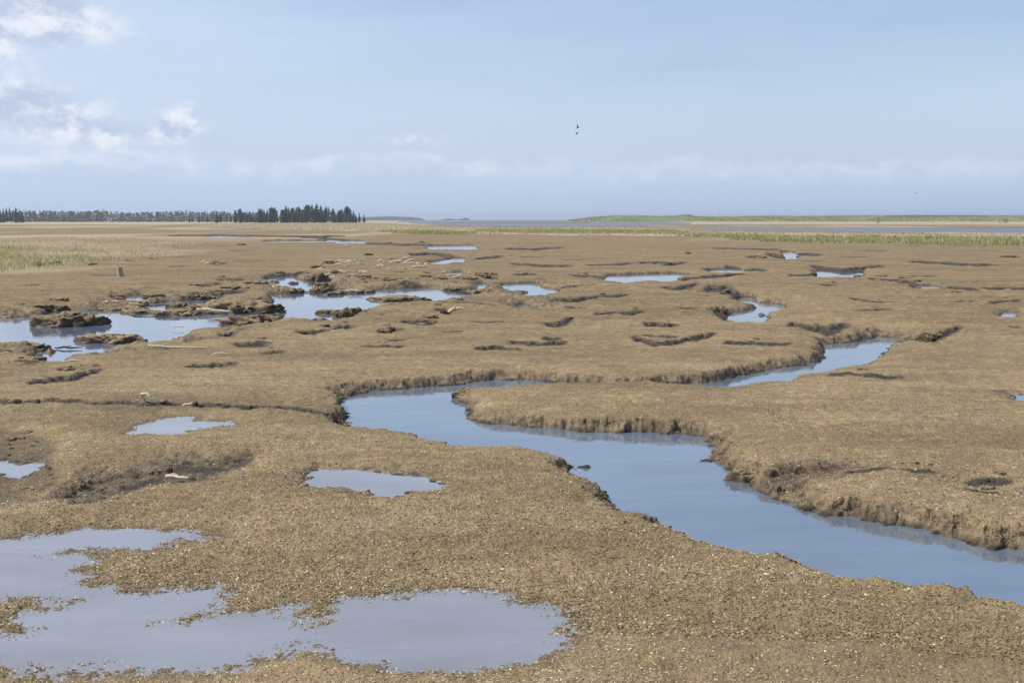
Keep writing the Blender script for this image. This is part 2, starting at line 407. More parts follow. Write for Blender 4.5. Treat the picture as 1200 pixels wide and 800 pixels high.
# clods, stubble relief and little holes
xb, yb = X[:NB], Y[:NB]
n1 = perlin(xb * 9, yb * 9, 41); n2 = perlin(xb * 23, yb * 23, 42); n3 = perlin(xb * 48, yb * 48, 43)
bumps = 0.008 * n1 + 0.006 * np.abs(n2) + 0.0035 * n3
mudz = MUD[:NB]
cl = np.abs(perlin(xb * 13, yb * 13, 44))
bumps = bumps * (1 - 0.3 * mudz) + mudz * (1 - SOFT[:NB]) * 0.026 * (cl - 0.3)
bumps += RIM[:NB] * (0.10 * np.maximum(perlin(xb * 2.6, yb * 2.6, 56) - 0.05, 0) + 0.07 * np.abs(perlin(xb * 5.5, yb * 5.5, 57)) - 0.03)
farb = sstep(13, 26, RAD[:NB])
bumps += farb * (1 - mudz) * (0.05 * np.maximum(perlin(xb * 1.3, yb * 1.3, 51) - 0.12, 0) + 0.05 * np.maximum(perlin(xb * 3.1, yb * 3.1, 52) - 0.2, 0) - 0.035 * np.maximum(perlin(xb * 2.0, yb * 2.0, 53) - 0.25, 0))
sft = SOFT[:NB]
bumps = bumps * (1 - 0.55 * np.minimum(sft, 1)) - 0.004 * sft
bumps += sft * (0.005 * np.maximum(perlin(xb * 11, yb * 11, 45), -0.3) + 0.006 * np.maximum(perlin(xb * 34, yb * 34, 46), -0.1) + 0.006 * np.maximum(perlin(xb * 62, yb * 62, 48), -0.1))
steep = mudz * (1 - sft)
bumps += steep * (0.03 * perlin(xb * 4, yb * 4, 47) - 0.035 * np.maximum(np.abs(perlin(xb * 6.5, yb * 6.5, 49)) - 0.15, 0))
under = Z[:NB] < 0.0
Z[:NB] += bumps * np.where(RAD[:NB] > 40, 0.6, 1.0)

# far land: the bar in the bay, the low land ends beyond the dunes
az = np.arctan2(X, np.maximum(Y, 1e-3)); pxv = 600 + F * np.tan(np.clip(az, -1.2, 1.2)) * CP
lim = np.where(pxv < 470, 2500.0, np.where(pxv < 690, 820.0 - 60 * np.sin(pxv * 0.03), 1500.0))
Z -= sstep(lim, lim * 1.08, RAD) * 1.6

# ------------------------------------------------------------------ vegetation zones (where the grass grows)
ZONES = [
 ('straw', [(-90,281),(0,283),(60,279),(140,279),(190,285.5),(200,291),(175,299),(120,302),(95,311),(40,316),(0,320),(-90,324)]),
 ('straw', [(228,262.5),(430,261.2),(520,266.5),(640,267.3),(700,266.4),(812,268.2),(850,271.5),(1000,273.2),(1200,275.2),(1420,277),(1420,289),(1200,287),(1050,284),(900,281.5),(820,277),(700,276),(560,274),(430,271.5),(240,266)]),
 ('green', [(-90,292),(0,291),(40,293),(80,300),(92,309),(40,314),(0,319),(-90,323)]),
 ('green', [(448,271.5),(500,270.8),(562,272.5),(562,275),(500,275)]), ('green', [(560,270),(640,270.2),(790,271),(800,274),(660,273.8),(570,272.6)]),
 ('green', [(815,274),(900,276.5),(1000,278),(1200,279.5),(1420,281),(1420,290),(1200,288.5),(1050,286),(900,283.5),(820,278.5)]),
]
STRAW = np.zeros_like(T); GREEN = np.zeros_like(T)
zone_polys = []
for kind, pts in ZONES:
    poly = np.array([P(a, c, TOP) for a, c in densify(pts, 3)])
    zone_polys.append((kind, poly))
    lo, hi = poly.min(0) - 15, poly.max(0) + 15
    idx = np.nonzero((X > lo[0]) & (X < hi[0]) & (Y > lo[1]) & (Y < hi[1]))[0]
    n = fbm(X[idx] * 0.12, Y[idx] * 0.06, 61, 3)
    d = poly_sdf(X[idx], Y[idx], poly)
    v = 1 - sstep(-6, 0, d + n * 6)
    if kind == 'straw': STRAW[idx] = np.maximum(STRAW[idx], v)
    else: GREEN[idx] = np.maximum(GREEN[idx], v)
farland = sstep(420, 520, RAD) * (Z > 0.1)
STRAW = np.maximum(STRAW, farland * (pxv < 1500) * 0.9)
STRAW = np.maximum(STRAW, 0.75 * sstep(0.05, 0.5, fbm(X * 0.035, Y * 0.010, 68, 3)) * sstep(90, 150, RAD))
STRAW *= (Z > 0.12); GREEN *= (Z > 0.12)

# bank faces bulge and overhang in rough layers
NBR = NB // NA
dzr = np.gradient(Z.reshape(NR, NA)[:NBR], RR[:NBR], axis=0)
dza = np.gradient(Z.reshape(NR, NA)[:NBR], AZ, axis=1) / RR[:NBR, None]
sl = np.hypot(dzr, dza).astype(np.float32); st = sstep(0.25, 0.9, sl).ravel()
sA, cA = np.sin(AZ)[None, :], np.cos(AZ)[None, :]
nxg = ((dzr * sA + dza * cA) / (sl + 1e-6)).ravel(); nyg = ((dzr * cA - dza * sA) / (sl + 1e-6)).ravel()
tang = X[:NB] * (-nyg) + Y[:NB] * nxg
push = 0.040 * perlin(X[:NB] * 5 + Y[:NB] * 3, Z[:NB] * 22, 91) + 0.022 * perlin(X[:NB] * 14 - Y[:NB] * 9, Z[:NB] * 45, 92) + 0.025 * (sstep(0.08, 0.2, Z[:NB]) - 0.3)
push = push * st * np.clip(1.4 - RAD[:NB] / 20, 0, 1)
X = X.copy(); Y = Y.copy()
X[:NB] -= (nxg * push).astype(np.float32); Y[:NB] -= (nyg * push).astype(np.float32)
Z[:NB] += (st * 0.018 * perlin(X[:NB] * 11, Y[:NB] * 11 + Z[:NB] * 17, 93)).astype(np.float32)

# faces
i = np.arange(NR - 1)[:, None]; j = np.arange(NA - 1)[None, :]
a = (i * NA + j)
quads = np.stack([a, a + 1, a + NA + 1, a + NA], -1).reshape(-1, 4)[:, ::-1]
gm = np_mesh('ground', np.stack([X, Y, Z], 1), quads)
BROWN = sstep(11, 30, Y + 4 * fbm(X * 0.15, Y * 0.1, 55, 3) * np.minimum(RAD / 20, 2)) * (1 - STRAW)
attr(gm, 'brown', BROWN); attr(gm, 'mud', MUD); attr(gm, 'wet', WET_SHADE); attr(gm, 'straw', STRAW); attr(gm, 'green', GREEN)  # 'wet' holds wet mud plus the painted recess shade
ground = link('ground', gm); tag(ground, kind='structure')
ZG = Z.reshape(NR, NA); MUDG = MUD.reshape(NR, NA); STRG = STRAW.reshape(NR, NA); GRNG = GREEN.reshape(NR, NA); WET_SHADE_G = WET_SHADE.reshape(NR, NA); SOFTG = SOFT.reshape(NR, NA)


def sample(G, x, y):
    x = np.asarray(x, float); y = np.asarray(y, float)
    rr = np.hypot(x, y); aa = np.arctan2(x, y)
    fi = np.interp(rr, RR, np.arange(NR)); fj = np.interp(aa, AZ, np.arange(NA))
    i0 = np.clip(fi.astype(int), 0, NR - 2); j0 = np.clip(fj.astype(int), 0, NA - 2)
    u = fi - i0; v = fj - j0
    return (G[i0, j0] * (1 - u) * (1 - v) + G[i0 + 1, j0] * u * (1 - v) + G[i0, j0 + 1] * (1 - u) * v + G[i0 + 1, j0 + 1] * u * v)


def gz(x, y): return float(sample(ZG, x, y))


# water sheets: the cells of the same grid that lie in each basin, level
inv = np.full(NR * NA, -1, np.int64)
water_objs = []
for b, sel in WATER_SETS:
    mask = np.zeros((NR, NA), bool); mask.ravel()[sel] = True
    rows = np.nonzero(mask.any(1))[0]; cols = np.nonzero(mask.any(0))[0]
    step = 3 if len(sel) > 8000 else 1
    ri = np.arange(max(rows[0] - 2, 0), min(rows[-1] + 3, NR), step); ci = np.arange(max(cols[0] - 2, 0), min(cols[-1] + 3, NA), step)
    sub = np.zeros((len(ri) - 1, len(ci) - 1), bool)
    for di in range(step + 1):
        for dj in range(step + 1):
            ii = np.minimum(ri[:-1] + di, NR - 1); jj = np.minimum(ci[:-1] + dj, NA - 1)
            sub |= mask[np.ix_(ii, jj)]
    vid = np.full((len(ri), len(ci)), -1, np.int64); q = []
    ii, jj = np.nonzero(sub)
    for du, dv in ((0, 0), (0, 1), (1, 1), (1, 0)):
        vid[ii + du, jj + dv] = 0; q.append((ii + du, jj + dv))
    us, vs = np.nonzero(vid == 0); vid[us, vs] = np.arange(len(us))
    faces = np.stack([vid[p, s2] for p, s2 in q], 1)[:, ::-1]
    vx = gx[ri[us], ci[vs]]; vy = gy[ri[us], ci[vs]]
    me = np_mesh(b['name'], np.stack([vx, vy, np.full(len(vx), b['lev'])], 1), faces)
    o = link(b['name'], me); tag(o, kind='structure'); water_objs.append((b, o))

# the open sea beyond
SEA_R = 6000.0
aa = np.radians(np.linspace(-75, 75, 121)); rs = np.array([330., 500, 800, 1300, 2200, 3600, SEA_R])
sv = np.array([(q * math.sin(t), q * math.cos(t), -0.05) for q in rs for t in aa])
ii = np.arange(len(rs) - 1)[:, None]; jj = np.arange(120)[None, :]; a0 = ii * 121 + jj
sea = link('sea', np_mesh('sea', sv, np.stack([a0, a0 + 1, a0 + 122, a0 + 121], -1).reshape(-1, 4)[:, ::-1])); tag(sea, kind='structure')

# ------------------------------------------------------------------ materials
def ground_material():
    m = NT('marsh_ground')
    tc = m.n('ShaderNodeTexCoord').outputs['Object']
    big = m.noise(tc, 0.22, 4, 0.6)
    mid = m.noise(tc, 1.7, 4, 0.6)
    cl = m.noise(tc, 14, 4, 0.65)
    fine = m.noise(tc, 70, 3, 0.65)
    tan = (0.415, 0.288, 0.145); olive = (0.350, 0.268, 0.142); rust = (0.360, 0.245, 0.122); pale = (0.47, 0.36, 0.22)
    c = m.mix(m.mapr(big, 0.38, 0.62), tan, rust)
    c = m.mix(m.mapr(mid, 0.35, 0.65, 0.0, 0.75), c, olive)
    c = m.mix(m.mapr(m.noise(tc, 0.9, 3), 0.52, 0.72, 0.0, 0.6), c, pale)
    c = m.mix(m.math('MULTIPLY', m.attr('brown'), 0.62), c, m.mix(m.mapr(mid, 0.35, 0.65), (0.190, 0.124, 0.052), (0.305, 0.203, 0.090)))
    streak = m.n('ShaderNodeMapping'); streak.inputs['Scale'].default_value = (0.35, 1.0, 1.0); m.l(tc, streak.inputs[0])
    c = m.mix(m.mapr(m.noise(streak.outputs[0], 0.55, 5, 0.68), 0.46, 0.62, 0.0, 0.72), c, (0.120, 0.082, 0.040))
    c = m.mix(m.mapr(m.noise(streak.outputs[0], 0.16, 5, 0.6), 0.50, 0.66, 0.0, 0.5), c, (0.20, 0.145, 0.072))
    c = m.mix(m.mapr(m.noise(streak.outputs[0], 3.4, 6, 0.75), 0.46, 0.60, 0.0, 0.55), c, (0.150, 0.105, 0.055))
    c = m.mix(m.mapr(m.noise(tc, 5.0, 5, 0.75), 0.54, 0.66, 0.0, 0.5), c, (0.52, 0.41, 0.26))
    c = m.mix(m.mapr(cl, 0.36, 0.60, 0.0, 1.0), m.mix(0.5, c, (0.12, 0.088, 0.046)), c)
    c = m.mix(m.mapr(fine, 0.35, 0.65, 0.0, 1.0), m.mix(0.30, c, (0.10, 0.072, 0.04)), m.mix(0.16, c, (0.55, 0.44, 0.29)))
    # scattered pale fragments too small to be modelled one by one
    vo = m.n('ShaderNodeTexVoronoi'); vo.inputs['Scale'].default_value = 17
    m.l(tc, vo.inputs['Vector'])
    sp = m.mapr(vo.outputs['Distance'], 0.10, 0.17, 1.0, 0.0)
    sepv = m.n('ShaderNodeSeparateColor'); m.l(vo.outputs['Color'], sepv.inputs[0])
    sp = m.math('MULTIPLY', sp, m.math('GREATER_THAN', sepv.outputs[0], 0.72))
    c = m.mix(m.math('MULTIPLY', sp, 0.7), c, (0.56, 0.47, 0.36))
    # grass zones
    gn = m.noise(tc, 0.7, 4, 0.65)
    straw = m.mix(gn, (0.33, 0.265, 0.15), (0.47, 0.39, 0.26))
    green = m.mix(gn, (0.10, 0.13, 0.035), (0.27, 0.25, 0.085))
    c = m.mix(m.attr('straw'), c, straw)
    c = m.mix(m.math('MULTIPLY', m.attr('green'), 0.45), c, green)
    mudc = m.mix(m.mapr(m.noise(tc, 9, 5, 0.7), 0.38, 0.62), (0.085, 0.062, 0.040), (0.255, 0.195, 0.130))
    mf = m.math('ADD', m.attr('mud'), m.math('MULTIPLY', m.math('SUBTRACT', m.noise(tc, 7, 4, 0.65), 0.5), 2.0), clamp=True)
    mf = m.math('MULTIPLY', mf, m.mapr(m.attr('mud'), 0.02, 0.3))
    c = m.mix(m.mapr(mf, 0.25, 0.85, 0.0, 0.92), c, mudc)
    wet = m.attr('wet')
    c = m.mix(m.math('MULTIPLY', wet, 0.84), c, (0.026, 0.019, 0.012))  # near-black for soaked mud and for shade painted into the gullies
    h = m.math('ADD', m.math('MULTIPLY', cl, 0.6), m.math('MULTIPLY', fine, 0.5))
    m.bsdf(c, m.mapr(wet, 0.0, 1.0, 0.95, 0.55), h, 0.8, 0.03, 0.2)
    return m.mat


def water_material(name, base, wave=0.0025, scale=3.0, ior=1.6, rough=0.02):
    m = NT(name)
    tc = m.n('ShaderNodeTexCoord').outputs['Object']
    mp = m.n('ShaderNodeMapping'); mp.inputs['Scale'].default_value = (0.6, 1.6, 1)
    m.l(tc, mp.inputs[0])
    h = m.math('ADD', m.noise(mp.outputs[0], scale, 3, 0.5), m.math('MULTIPLY', m.noise(mp.outputs[0], scale * 5, 2), 0.25))
    c = m.mix(m.mapr(m.noise(mp.outputs[0], 1.1, 5, 0.62), 0.32, 0.68), tuple(q * g for q, g in zip(base, (0.86, 0.80, 0.74))), tuple(q * 1.12 for q in base))
    b = m.bsdf(c, rough, h, 1.0, wave, 0.5)
    b.inputs['IOR'].default_value = ior
    return m.mat


def simple_material(name, ca, cb, scale=6.0, rough=0.85, bump=0.01, stretch=None, detail=4, island=0.0):
    m = NT(name)
    tc = m.n('ShaderNodeTexCoord').outputs['Object']
    if stretch:
        mp = m.n('ShaderNodeMapping'); mp.inputs['Scale'].default_value = stretch
        m.l(tc, mp.inputs[0]); tc = mp.outputs[0]
    n = m.noise(tc, scale, detail, 0.6)
    c = m.mix(m.mapr(n, 0.3, 0.7), ca, cb)
    if island:
        g = m.n('ShaderNodeNewGeometry').outputs['Random Per Island']
        hs = m.n('ShaderNodeHueSaturation'); m.l(c, hs.inputs['Color'])
        m.l(m.mapr(g, 0, 1, 1 - island, 1 + island), hs.inputs['Value'])
        c = hs.outputs[0]
    m.bsdf(c, rough, n, 0.7, bump, 0.2)
    return m.mat


def blade_material(name, cols, rough=0.7, trans=0.0):
    """each blade or leaf cluster takes its own tint between the given colours"""
    m = NT(name)
    g = m.n('ShaderNodeNewGeometry').outputs['Random Per Island']
    cr = m.n('ShaderNodeValToRGB'); m.l(g, cr.inputs[0])
    e = cr.color_ramp.elements
    while len(e) < len(cols): e.new(0.5)
    for k, c in enumerate(cols):
        e[k].position = k / (len(cols) - 1); e[k].color = (*c, 1)
    b = m.bsdf(cr.outputs[0], rough, spec=0.2)
    if trans:
        tr = m.n('ShaderNodeBsdfTranslucent'); m.l(cr.outputs[0], tr.inputs[0])
        mx = m.n('ShaderNodeMixShader'); mx.inputs[0].default_value = trans
        m.l(b.outputs[0], mx.inputs[1]); m.l(tr.outputs[0], mx.inputs[2]); m.l(mx.outputs[0], m.out.inputs[0])
    return m.mat


M_GROUND = ground_material()
ground.data.materials.append(M_GROUND)
M_CREEK = water_material('creek_water', (0.125, 0.170, 0.230), 0.0022, 2.2, 2.7)
M_PUDDLE = water_material('puddle_water', (0.220, 0.225, 0.245), 0.0026, 5.0, 2.0)
M_SEA = water_material('sea_water', (0.10, 0.115, 0.13), 0.12, 0.5, 1.33, 0.3)
for b, o in water_objs:
    o.data.materials.append(M_PUDDLE if b['soft'] > 0.25 else (M_SEA if b['name'] in ('bay_water', 'lagoon_water') else M_CREEK))
sea.data.materials.append(M_SEA)


def sod_material():
    m = NT('eroded_sod')
    tc = m.n('ShaderNodeTexCoord').outputs['Object']
    n = m.noise(tc, 7, 4, 0.6); f = m.noise(tc, 40, 3, 0.6)
    top = m.mix(n, (0.25, 0.18, 0.095), (0.36, 0.265, 0.14))
    mud = m.mix(m.mapr(n, .35, .65), (0.055, 0.040, 0.027), (0.17, 0.125, 0.08))
    sp = m.n('ShaderNodeSeparateXYZ'); m.l(m.n('ShaderNodeNewGeometry').outputs['Normal'], sp.inputs[0])
    k = m.math('ADD', sp.outputs[2], m.math('MULTIPLY', m.math('SUBTRACT', n, 0.5), 0.7))
    c = m.mix(m.mapr(k, 0.66, 0.98), mud, top)
    c = m.mix(m.mapr(f, 0.35, 0.65, 0.35, 0.0), c, (0.05, 0.038, 0.025))
    m.bsdf(c, 0.9, m.math('ADD', n, m.math('MULTIPLY', f, 0.4)), 0.9, 0.03, 0.2)
    return m.mat


M_SOD = sod_material()
M_WOOD = simple_material('bleached_wood', (0.42, 0.34, 0.23), (0.74, 0.64, 0.47), 9, 0.85, 0.01, (1.2, 9, 9))
M_DARKWOOD = simple_material('dark_wet_wood', (0.035, 0.027, 0.02), (0.10, 0.08, 0.058), 9, 0.8, 0.01, (1.2, 9, 9))
M_POST = simple_material('weathered_post', (0.25, 0.205, 0.155), (0.46, 0.40, 0.32), 8, 0.9, 0.02, (4, 4, 1.2))
M_CHIP = blade_material('shell_fragments', [(0.34, 0.245, 0.13), (0.52, 0.405, 0.25), (0.72, 0.62, 0.46), (0.42, 0.31, 0.17)], 0.7)
M_SPRIG = blade_material('saltmarsh_stubble', [(0.15, 0.108, 0.055), (0.36, 0.265, 0.13), (0.26, 0.195, 0.092), (0.50, 0.39, 0.22)], 0.8, 0.30)
M_STRAW = blade_material('straw_grass', [(0.44, 0.36, 0.22), (0.64, 0.56, 0.41), (0.54, 0.45, 0.30), (0.36, 0.31, 0.18)], 0.75, 0.5)
M_GREEN = blade_material('green_grass', [(0.20, 0.23, 0.07), (0.36, 0.34, 0.13), (0.52, 0.45, 0.25), (0.28, 0.29, 0.09)], 0.7, 0.5)
M_NEEDLE = blade_material('conifer_needles', [(0.026, 0.040, 0.028), (0.050, 0.068, 0.042), (0.078, 0.088, 0.054), (0.036, 0.052, 0.038)], 0.8)
M_WOODS = blade_material('far_woods', [(0.125, 0.130, 0.115), (0.185, 0.165, 0.150), (0.085, 0.105, 0.075), (0.215, 0.190, 0.175)], 0.9)
M_BARK = simple_material('bark', (0.06, 0.05, 0.04), (0.12, 0.10, 0.085), 5, 0.9)
M_DUNE = simple_material('dune_grass', (0.12, 0.16, 0.045), (0.27, 0.26, 0.10), 0.05, 0.9, 0.1)
M_HEAD = simple_material('headland_woods', (0.05, 0.055, 0.05), (0.10, 0.10, 0.09), 0.03, 0.9, 0.1)
M_BIRD = simple_material('bird_plumage', (0.015, 0.015, 0.018), (0.05, 0.05, 0.055), 8, 0.7)
M_METAL = simple_material('grey_mast', (0.18, 0.19, 0.20), (0.26, 0.27, 0.28), 3, 0.6)

# ------------------------------------------------------------------ litter and stubble on the marsh
def scatter(n, r0, r1, half_deg=27.0, power=0.0):
    """points spread over the marsh, thinning with distance"""
    u = rng.random(n)
    rr = 1.0 / (1.0 / r0 + u * (1.0 / r1 - 1.0 / r0))
    th = np.radians((rng.random(n) * 2 - 1) * half_deg)
    return rr * np.sin(th), rr * np.cos(th)


def lit_ok(x, y, wet_shade_max=0.5, mudmax=2.0):
    z = sample(ZG, x, y)
    return z, (sample(WET_SHADE_G, x, y) < wet_shade_max) & (sample(MUDG, x, y) < mudmax)


def chips(n, r0, r1, s0, s1, patchy=True):
    x, y = scatter(n, r0, r1)
    if patchy:
        dens = fbm(x * 0.55, y * 0.9, 81, 4) * 0.95 + 0.42 + 0.5 * sstep(0.05, 0.4, sample(SOFTG, x, y))
        k = rng.random(n) < np.clip(dens, 0.07, 1.0); x, y = x[k], y[k]
    z, ok = lit_ok(x, y, 0.75)
    x, y, z = x[ok], y[ok], z[ok]; n = len(x)
    L = s0 + (s1 - s0) * rng.random(n) ** 3.0
    W = L * (0.20 + 0.35 * rng.random(n) ** 1.5); Hh = L * (0.08 + 0.12 * rng.random(n))
    th = rng.random(n) * 2 * np.pi
    tx = (rng.random(n) - 0.5) * 0.9; ty = (rng.random(n) - 0.5) * 0.9
    ring = [(1.0, 0.0), (0.45, 0.85), (-0.55, 0.75), (-1.0, -0.1), (-0.35, -0.9), (0.55, -0.75)]
    pts = [(0.05, 0.0, 1.0)] + [(a, c, 0.0) for a, c in ring]
    V = np.zeros((n, 7, 3), np.float32)
    for k, (a, c, h) in enumerate(pts):
        jx = 1 + 0.25 * (rng.random(n) - 0.5)
        lx = a * L * 0.5 * jx; ly = c * W * 0.5 * jx; lz = h * Hh + lx * tx + ly * ty
        V[:, k, 0] = x + lx * np.cos(th) - ly * np.sin(th)
        V[:, k, 1] = y + lx * np.sin(th) + ly * np.cos(th)
        V[:, k, 2] = z + lz + 0.002 + 0.2 * Hh
    fc = np.array([(0, k, k % 6 + 1) for k in range(1, 7)])
    return V.reshape(-1, 3), (np.arange(n)[:, None, None] * 7 + fc[None]).reshape(-1, 3)


def join(parts):
    vs, fs, o = [], [], 0
    for v, f in parts:
        vs.append(v); fs.append(f + o); o += len(v)
    return np.concatenate(vs), np.concatenate(fs)


v, f = join([chips(85000, 3.8, 9.0, 0.004, 0.021), chips(85000, 5.5, 30.0, 0.006, 0.029), chips(3500, 25.0, 60.0, 0.03, 0.09)])
tag(link('shell_litter', np_mesh('shell_litter', v, f, False), M_CHIP),
    'pale broken shell and straw litter strewn over the tan marsh surface', 'shell litter', kind='stuff')


def sprigs(n, r0, r1, h0, h1, w, grow=0.0):
    x, y = scatter(n, r0, r1)
    z, ok = lit_ok(x, y, 0.6, 1.1)
    x, y, z = x[ok], y[ok], z[ok]; n = len(x)
    H = h0 + (h1 - h0) * rng.random(n); W = w * (0.6 + 0.8 * rng.random(n))
    if grow:                                      # taller tufts survive farther from the trodden edge
        g2 = np.hypot(x, y) / grow; H = H * g2; W = W * g2
    th = rng.random(n) * 2 * np.pi; le = H * (0.6 + 1.8 * rng.random(n))
    cx, cy = np.cos(th), np.sin(th)
    V = np.zeros((n, 5, 3), np.float32)
    for k, (s, t) in enumerate(((-1, 0), (1, 0), (0.9, 0.55), (-0.9, 0.55), (0, 1.0))):
        hz = (0, 0, 0.75, 0.75, 1.0)[k]
        V[:, k, 0] = x + cx * le * t - cy * W * s * 0.5
        V[:, k, 1] = y + cy * le * t + cx * W * s * 0.5
        V[:, k, 2] = z - 0.004 + H * hz
    fc = np.array([(0, 1, 2), (0, 2, 3), (3, 2, 4)])
    return V.reshape(-1, 3), (np.arange(n)[:, None, None] * 5 + fc[None]).reshape(-1, 3)


v, f = join([sprigs(170000, 3.8, 11.0, 0.003, 0.009, 0.0045), sprigs(170000, 5.5, 32.0, 0.004, 0.015, 0.008), sprigs(170000, 9.0, 95.0, 0.004, 0.016, 0.017, 40.0)])
tag(link('marsh_stubble', np_mesh('marsh_stubble', v, f, False), M_SPRIG),
    'short dry brown saltmarsh stubble covering the flat ground', 'stubble', kind='stuff')


def in_poly(x, y, poly):
    return poly_sdf(np.asarray(x, np.float32), np.asarray(y, np.float32), poly)


def blades(poly, n, h0, h1, w0, w1, per=5, seed=90, clump=0.0):
    lo, hi = poly.min(0), poly.max(0)
    x = lo[0] + rng.random(n) * (hi[0] - lo[0]); y = lo[1] + rng.random(n) * (hi[1] - lo[1])
    d = in_poly(x, y, poly); nn = fbm(x * 0.13, y * 0.07, 61, 3)
    k = (d + nn * 5 < 0) & (np.abs(x) < y * 0.56 + 4) & (fbm(x * 0.35, y * 0.2, seed, 2) > clump - 0.6)
    x, y = x[k], y[k]; z = sample(ZG, x, y)
    k = z > 0.12; x, y, z = x[k], y[k], z[k]
    x = np.repeat(x, per) + rng.normal(0, 0.09, len(x) * per); y = np.repeat(y, per) + rng.normal(0, 0.09, len(y) * per); z = np.repeat(z, per)
    n = len(x)
    sc = 0.75 + 0.5 * np.clip(fbm(x * 0.3, y * 0.3, seed + 1, 2) + 0.4, 0, 1)
    H = (h0 + (h1 - h0) * rng.random(n)) * sc; W = w0 + (w1 - w0) * rng.random(n)
    th = rng.random(n) * 2 * np.pi; le = H * (0.1 + 0.6 * rng.random(n))
    cx, cy = np.cos(th), np.sin(th); a2 = th + rng.normal(0, 0.8, n); ox, oy = -np.sin(a2), np.cos(a2)
    V = np.zeros((n, 5, 3), np.float32)
    for q, (s, t, hz) in enumerate(((-1, 0, 0), (1, 0, 0), (0.8, 0.35, 0.6), (-0.8, 0.35, 0.6), (0, 1, 1))):
        V[:, q, 0] = x + cx * le * t + ox * W * s * 0.5
        V[:, q, 1] = y + cy * le * t + oy * W * s * 0.5
        V[:, q, 2] = z - 0.02 + H * hz
    fc = np.array([(0, 1, 2), (0, 2, 3), (3, 2, 4)])
    return V.reshape(-1, 3), (np.arange(n)[:, None, None] * 5 + fc[None]).reshape(-1, 3)


S = [p for k, p in zone_polys if k == 'straw']; G = [p for k, p in zone_polys if k == 'green']
v, f = blades(S[0], 22000, 0.08, 0.28, 0.012, 0.035, 4)
tag(link('straw_grass', np_mesh('straw_grass', v, f, False), M_STRAW), 'dry straw grass patch behind the grey post stub on the left', 'grass', kind='stuff')
v, f = blades(S[1], 70000, 0.15, 0.42, 0.04, 0.12, 3, 93)
tag(link('straw_grass', np_mesh('straw_grass', v, f, False), M_STRAW), 'pale straw grass belt along the far edge of the marsh', 'grass', kind='stuff')
v, f = blades(G[0], 6500, 0.10, 0.34, 0.012, 0.04, 4, 95, 0.25)
tag(link('green_grass', np_mesh('green_grass', v, f, False), M_GREEN), 'fresh green grass mixed into the straw patch at far left', 'grass', kind='stuff')
v, f = join([blades(G[1], 2500, 0.2, 0.45, 0.05, 0.12, 3, 96), blades(G[2], 8000, 0.2, 0.45, 0.05, 0.12, 3, 97), blades(G[3], 9500, 0.2, 0.42, 0.05, 0.12, 3, 98, 0.2)])
tag(link('green_grass', np_mesh('green_grass', v, f, False), M_GREEN), 'green grass belt between the brown flat and the far lagoon', 'grass', kind='stuff')

# ------------------------------------------------------------------ far land
def ridge(name, px0, px1, dist, depth, hfun, mat, base=0.0, n=160, m=14, bump=0.0):
    """a long low hill across the view, at its own distance and with its own depth"""
    vs = []
    for i2 in range(n + 1):
        px = px0 + (px1 - px0) * i2 / n; u = i2 / n
        ax = (px - 600) / F / CP
        for j2 in range(m + 1):
            w = j2 / m; q = dist + depth * w
            s = math.sin(math.pi * w) ** 0.7
            nz = mnoise.noise(Vector((ax * q * 0.02, q * 0.02, 3.3))) * 0.35 + mnoise.noise(Vector((ax * q * 0.07, q * 0.07, 1.3))) * 0.2
            h = hfun(px) * s * (1 + nz * 0.5) + bump * mnoise.noise(Vector((ax * q * 0.3, q * 0.3, 2.0))) * s
            vs.append((ax * q, q, base + max(h, -0.2) - (0.15 if j2 in (0, m) else 0)))
    ii = np.arange(n)[:, None]; jj = np.arange(m)[None, :]; a0 = ii * (m + 1) + jj
    fc = np.stack([a0, a0 + m + 1, a0 + m + 2, a0 + 1], -1).reshape(-1, 4)
    return tag(link(name, np_mesh(name, np.array(vs), fc), mat), kind='structure')


def bumps_h(px, pts):
    xs = [p[0] for p in pts]; ys = [p[1] for p in pts]
    return float(np.interp(px, xs, ys))


D1 = 1000.0
def hz_at(py, dist): return CAM_Z + (257.0 - py) / F * dist
dune_pts = [(655, 0.0), (672, 1.6), (690, 3.6), (715, 5.2), (745, 5.6), (770, 4.6), (792, 5.2), (803, 6.6), (812, 4.8), (840, 4.3), (900, 5.0), (960, 4.8), (1010, 5.4), (1070, 5.8), (1130, 5.5), (1200, 5.2), (1300, 5.6), (1420, 5.0)]
ridge('dune_ridge', 655, 1420, D1, 120, lambda p: bumps_h(p, dune_pts), M_DUNE, 0.0, 300, 14, 0.5)
ridge('headland', 300, 500, 2300, 260, lambda p: bumps_h(p, [(300, 6), (430, 6.5), (455, 8), (475, 7), (492, 5), (500, 0)]), M_HEAD, 0.0, 240, 10, 3.0)
ridge('islet', 518, 536, 2600, 80, lambda p: bumps_h(p, [(518, 0), (522, 3), (528, 4), (536, 1.0)]), M_HEAD, 0.0, 30, 8, 2.0)
ridge('islet', 536, 552, 2500, 80, lambda p: bumps_h(p, [(536, 0), (541, 3.5), (546, 5.5), (549, 4.5), (552, 0)]), M_HEAD, 0.0, 30, 8, 2.0)
ridge('mud_bar', 500, 690, 620, 60, lambda p: bumps_h(p, [(500, 0.1), (530, 0.35), (620, 0.4), (690, 0.45)]), simple_material('bar_mud', (0.13, 0.10, 0.075), (0.22, 0.17, 0.12), 0.2), 0.0, 60, 6)

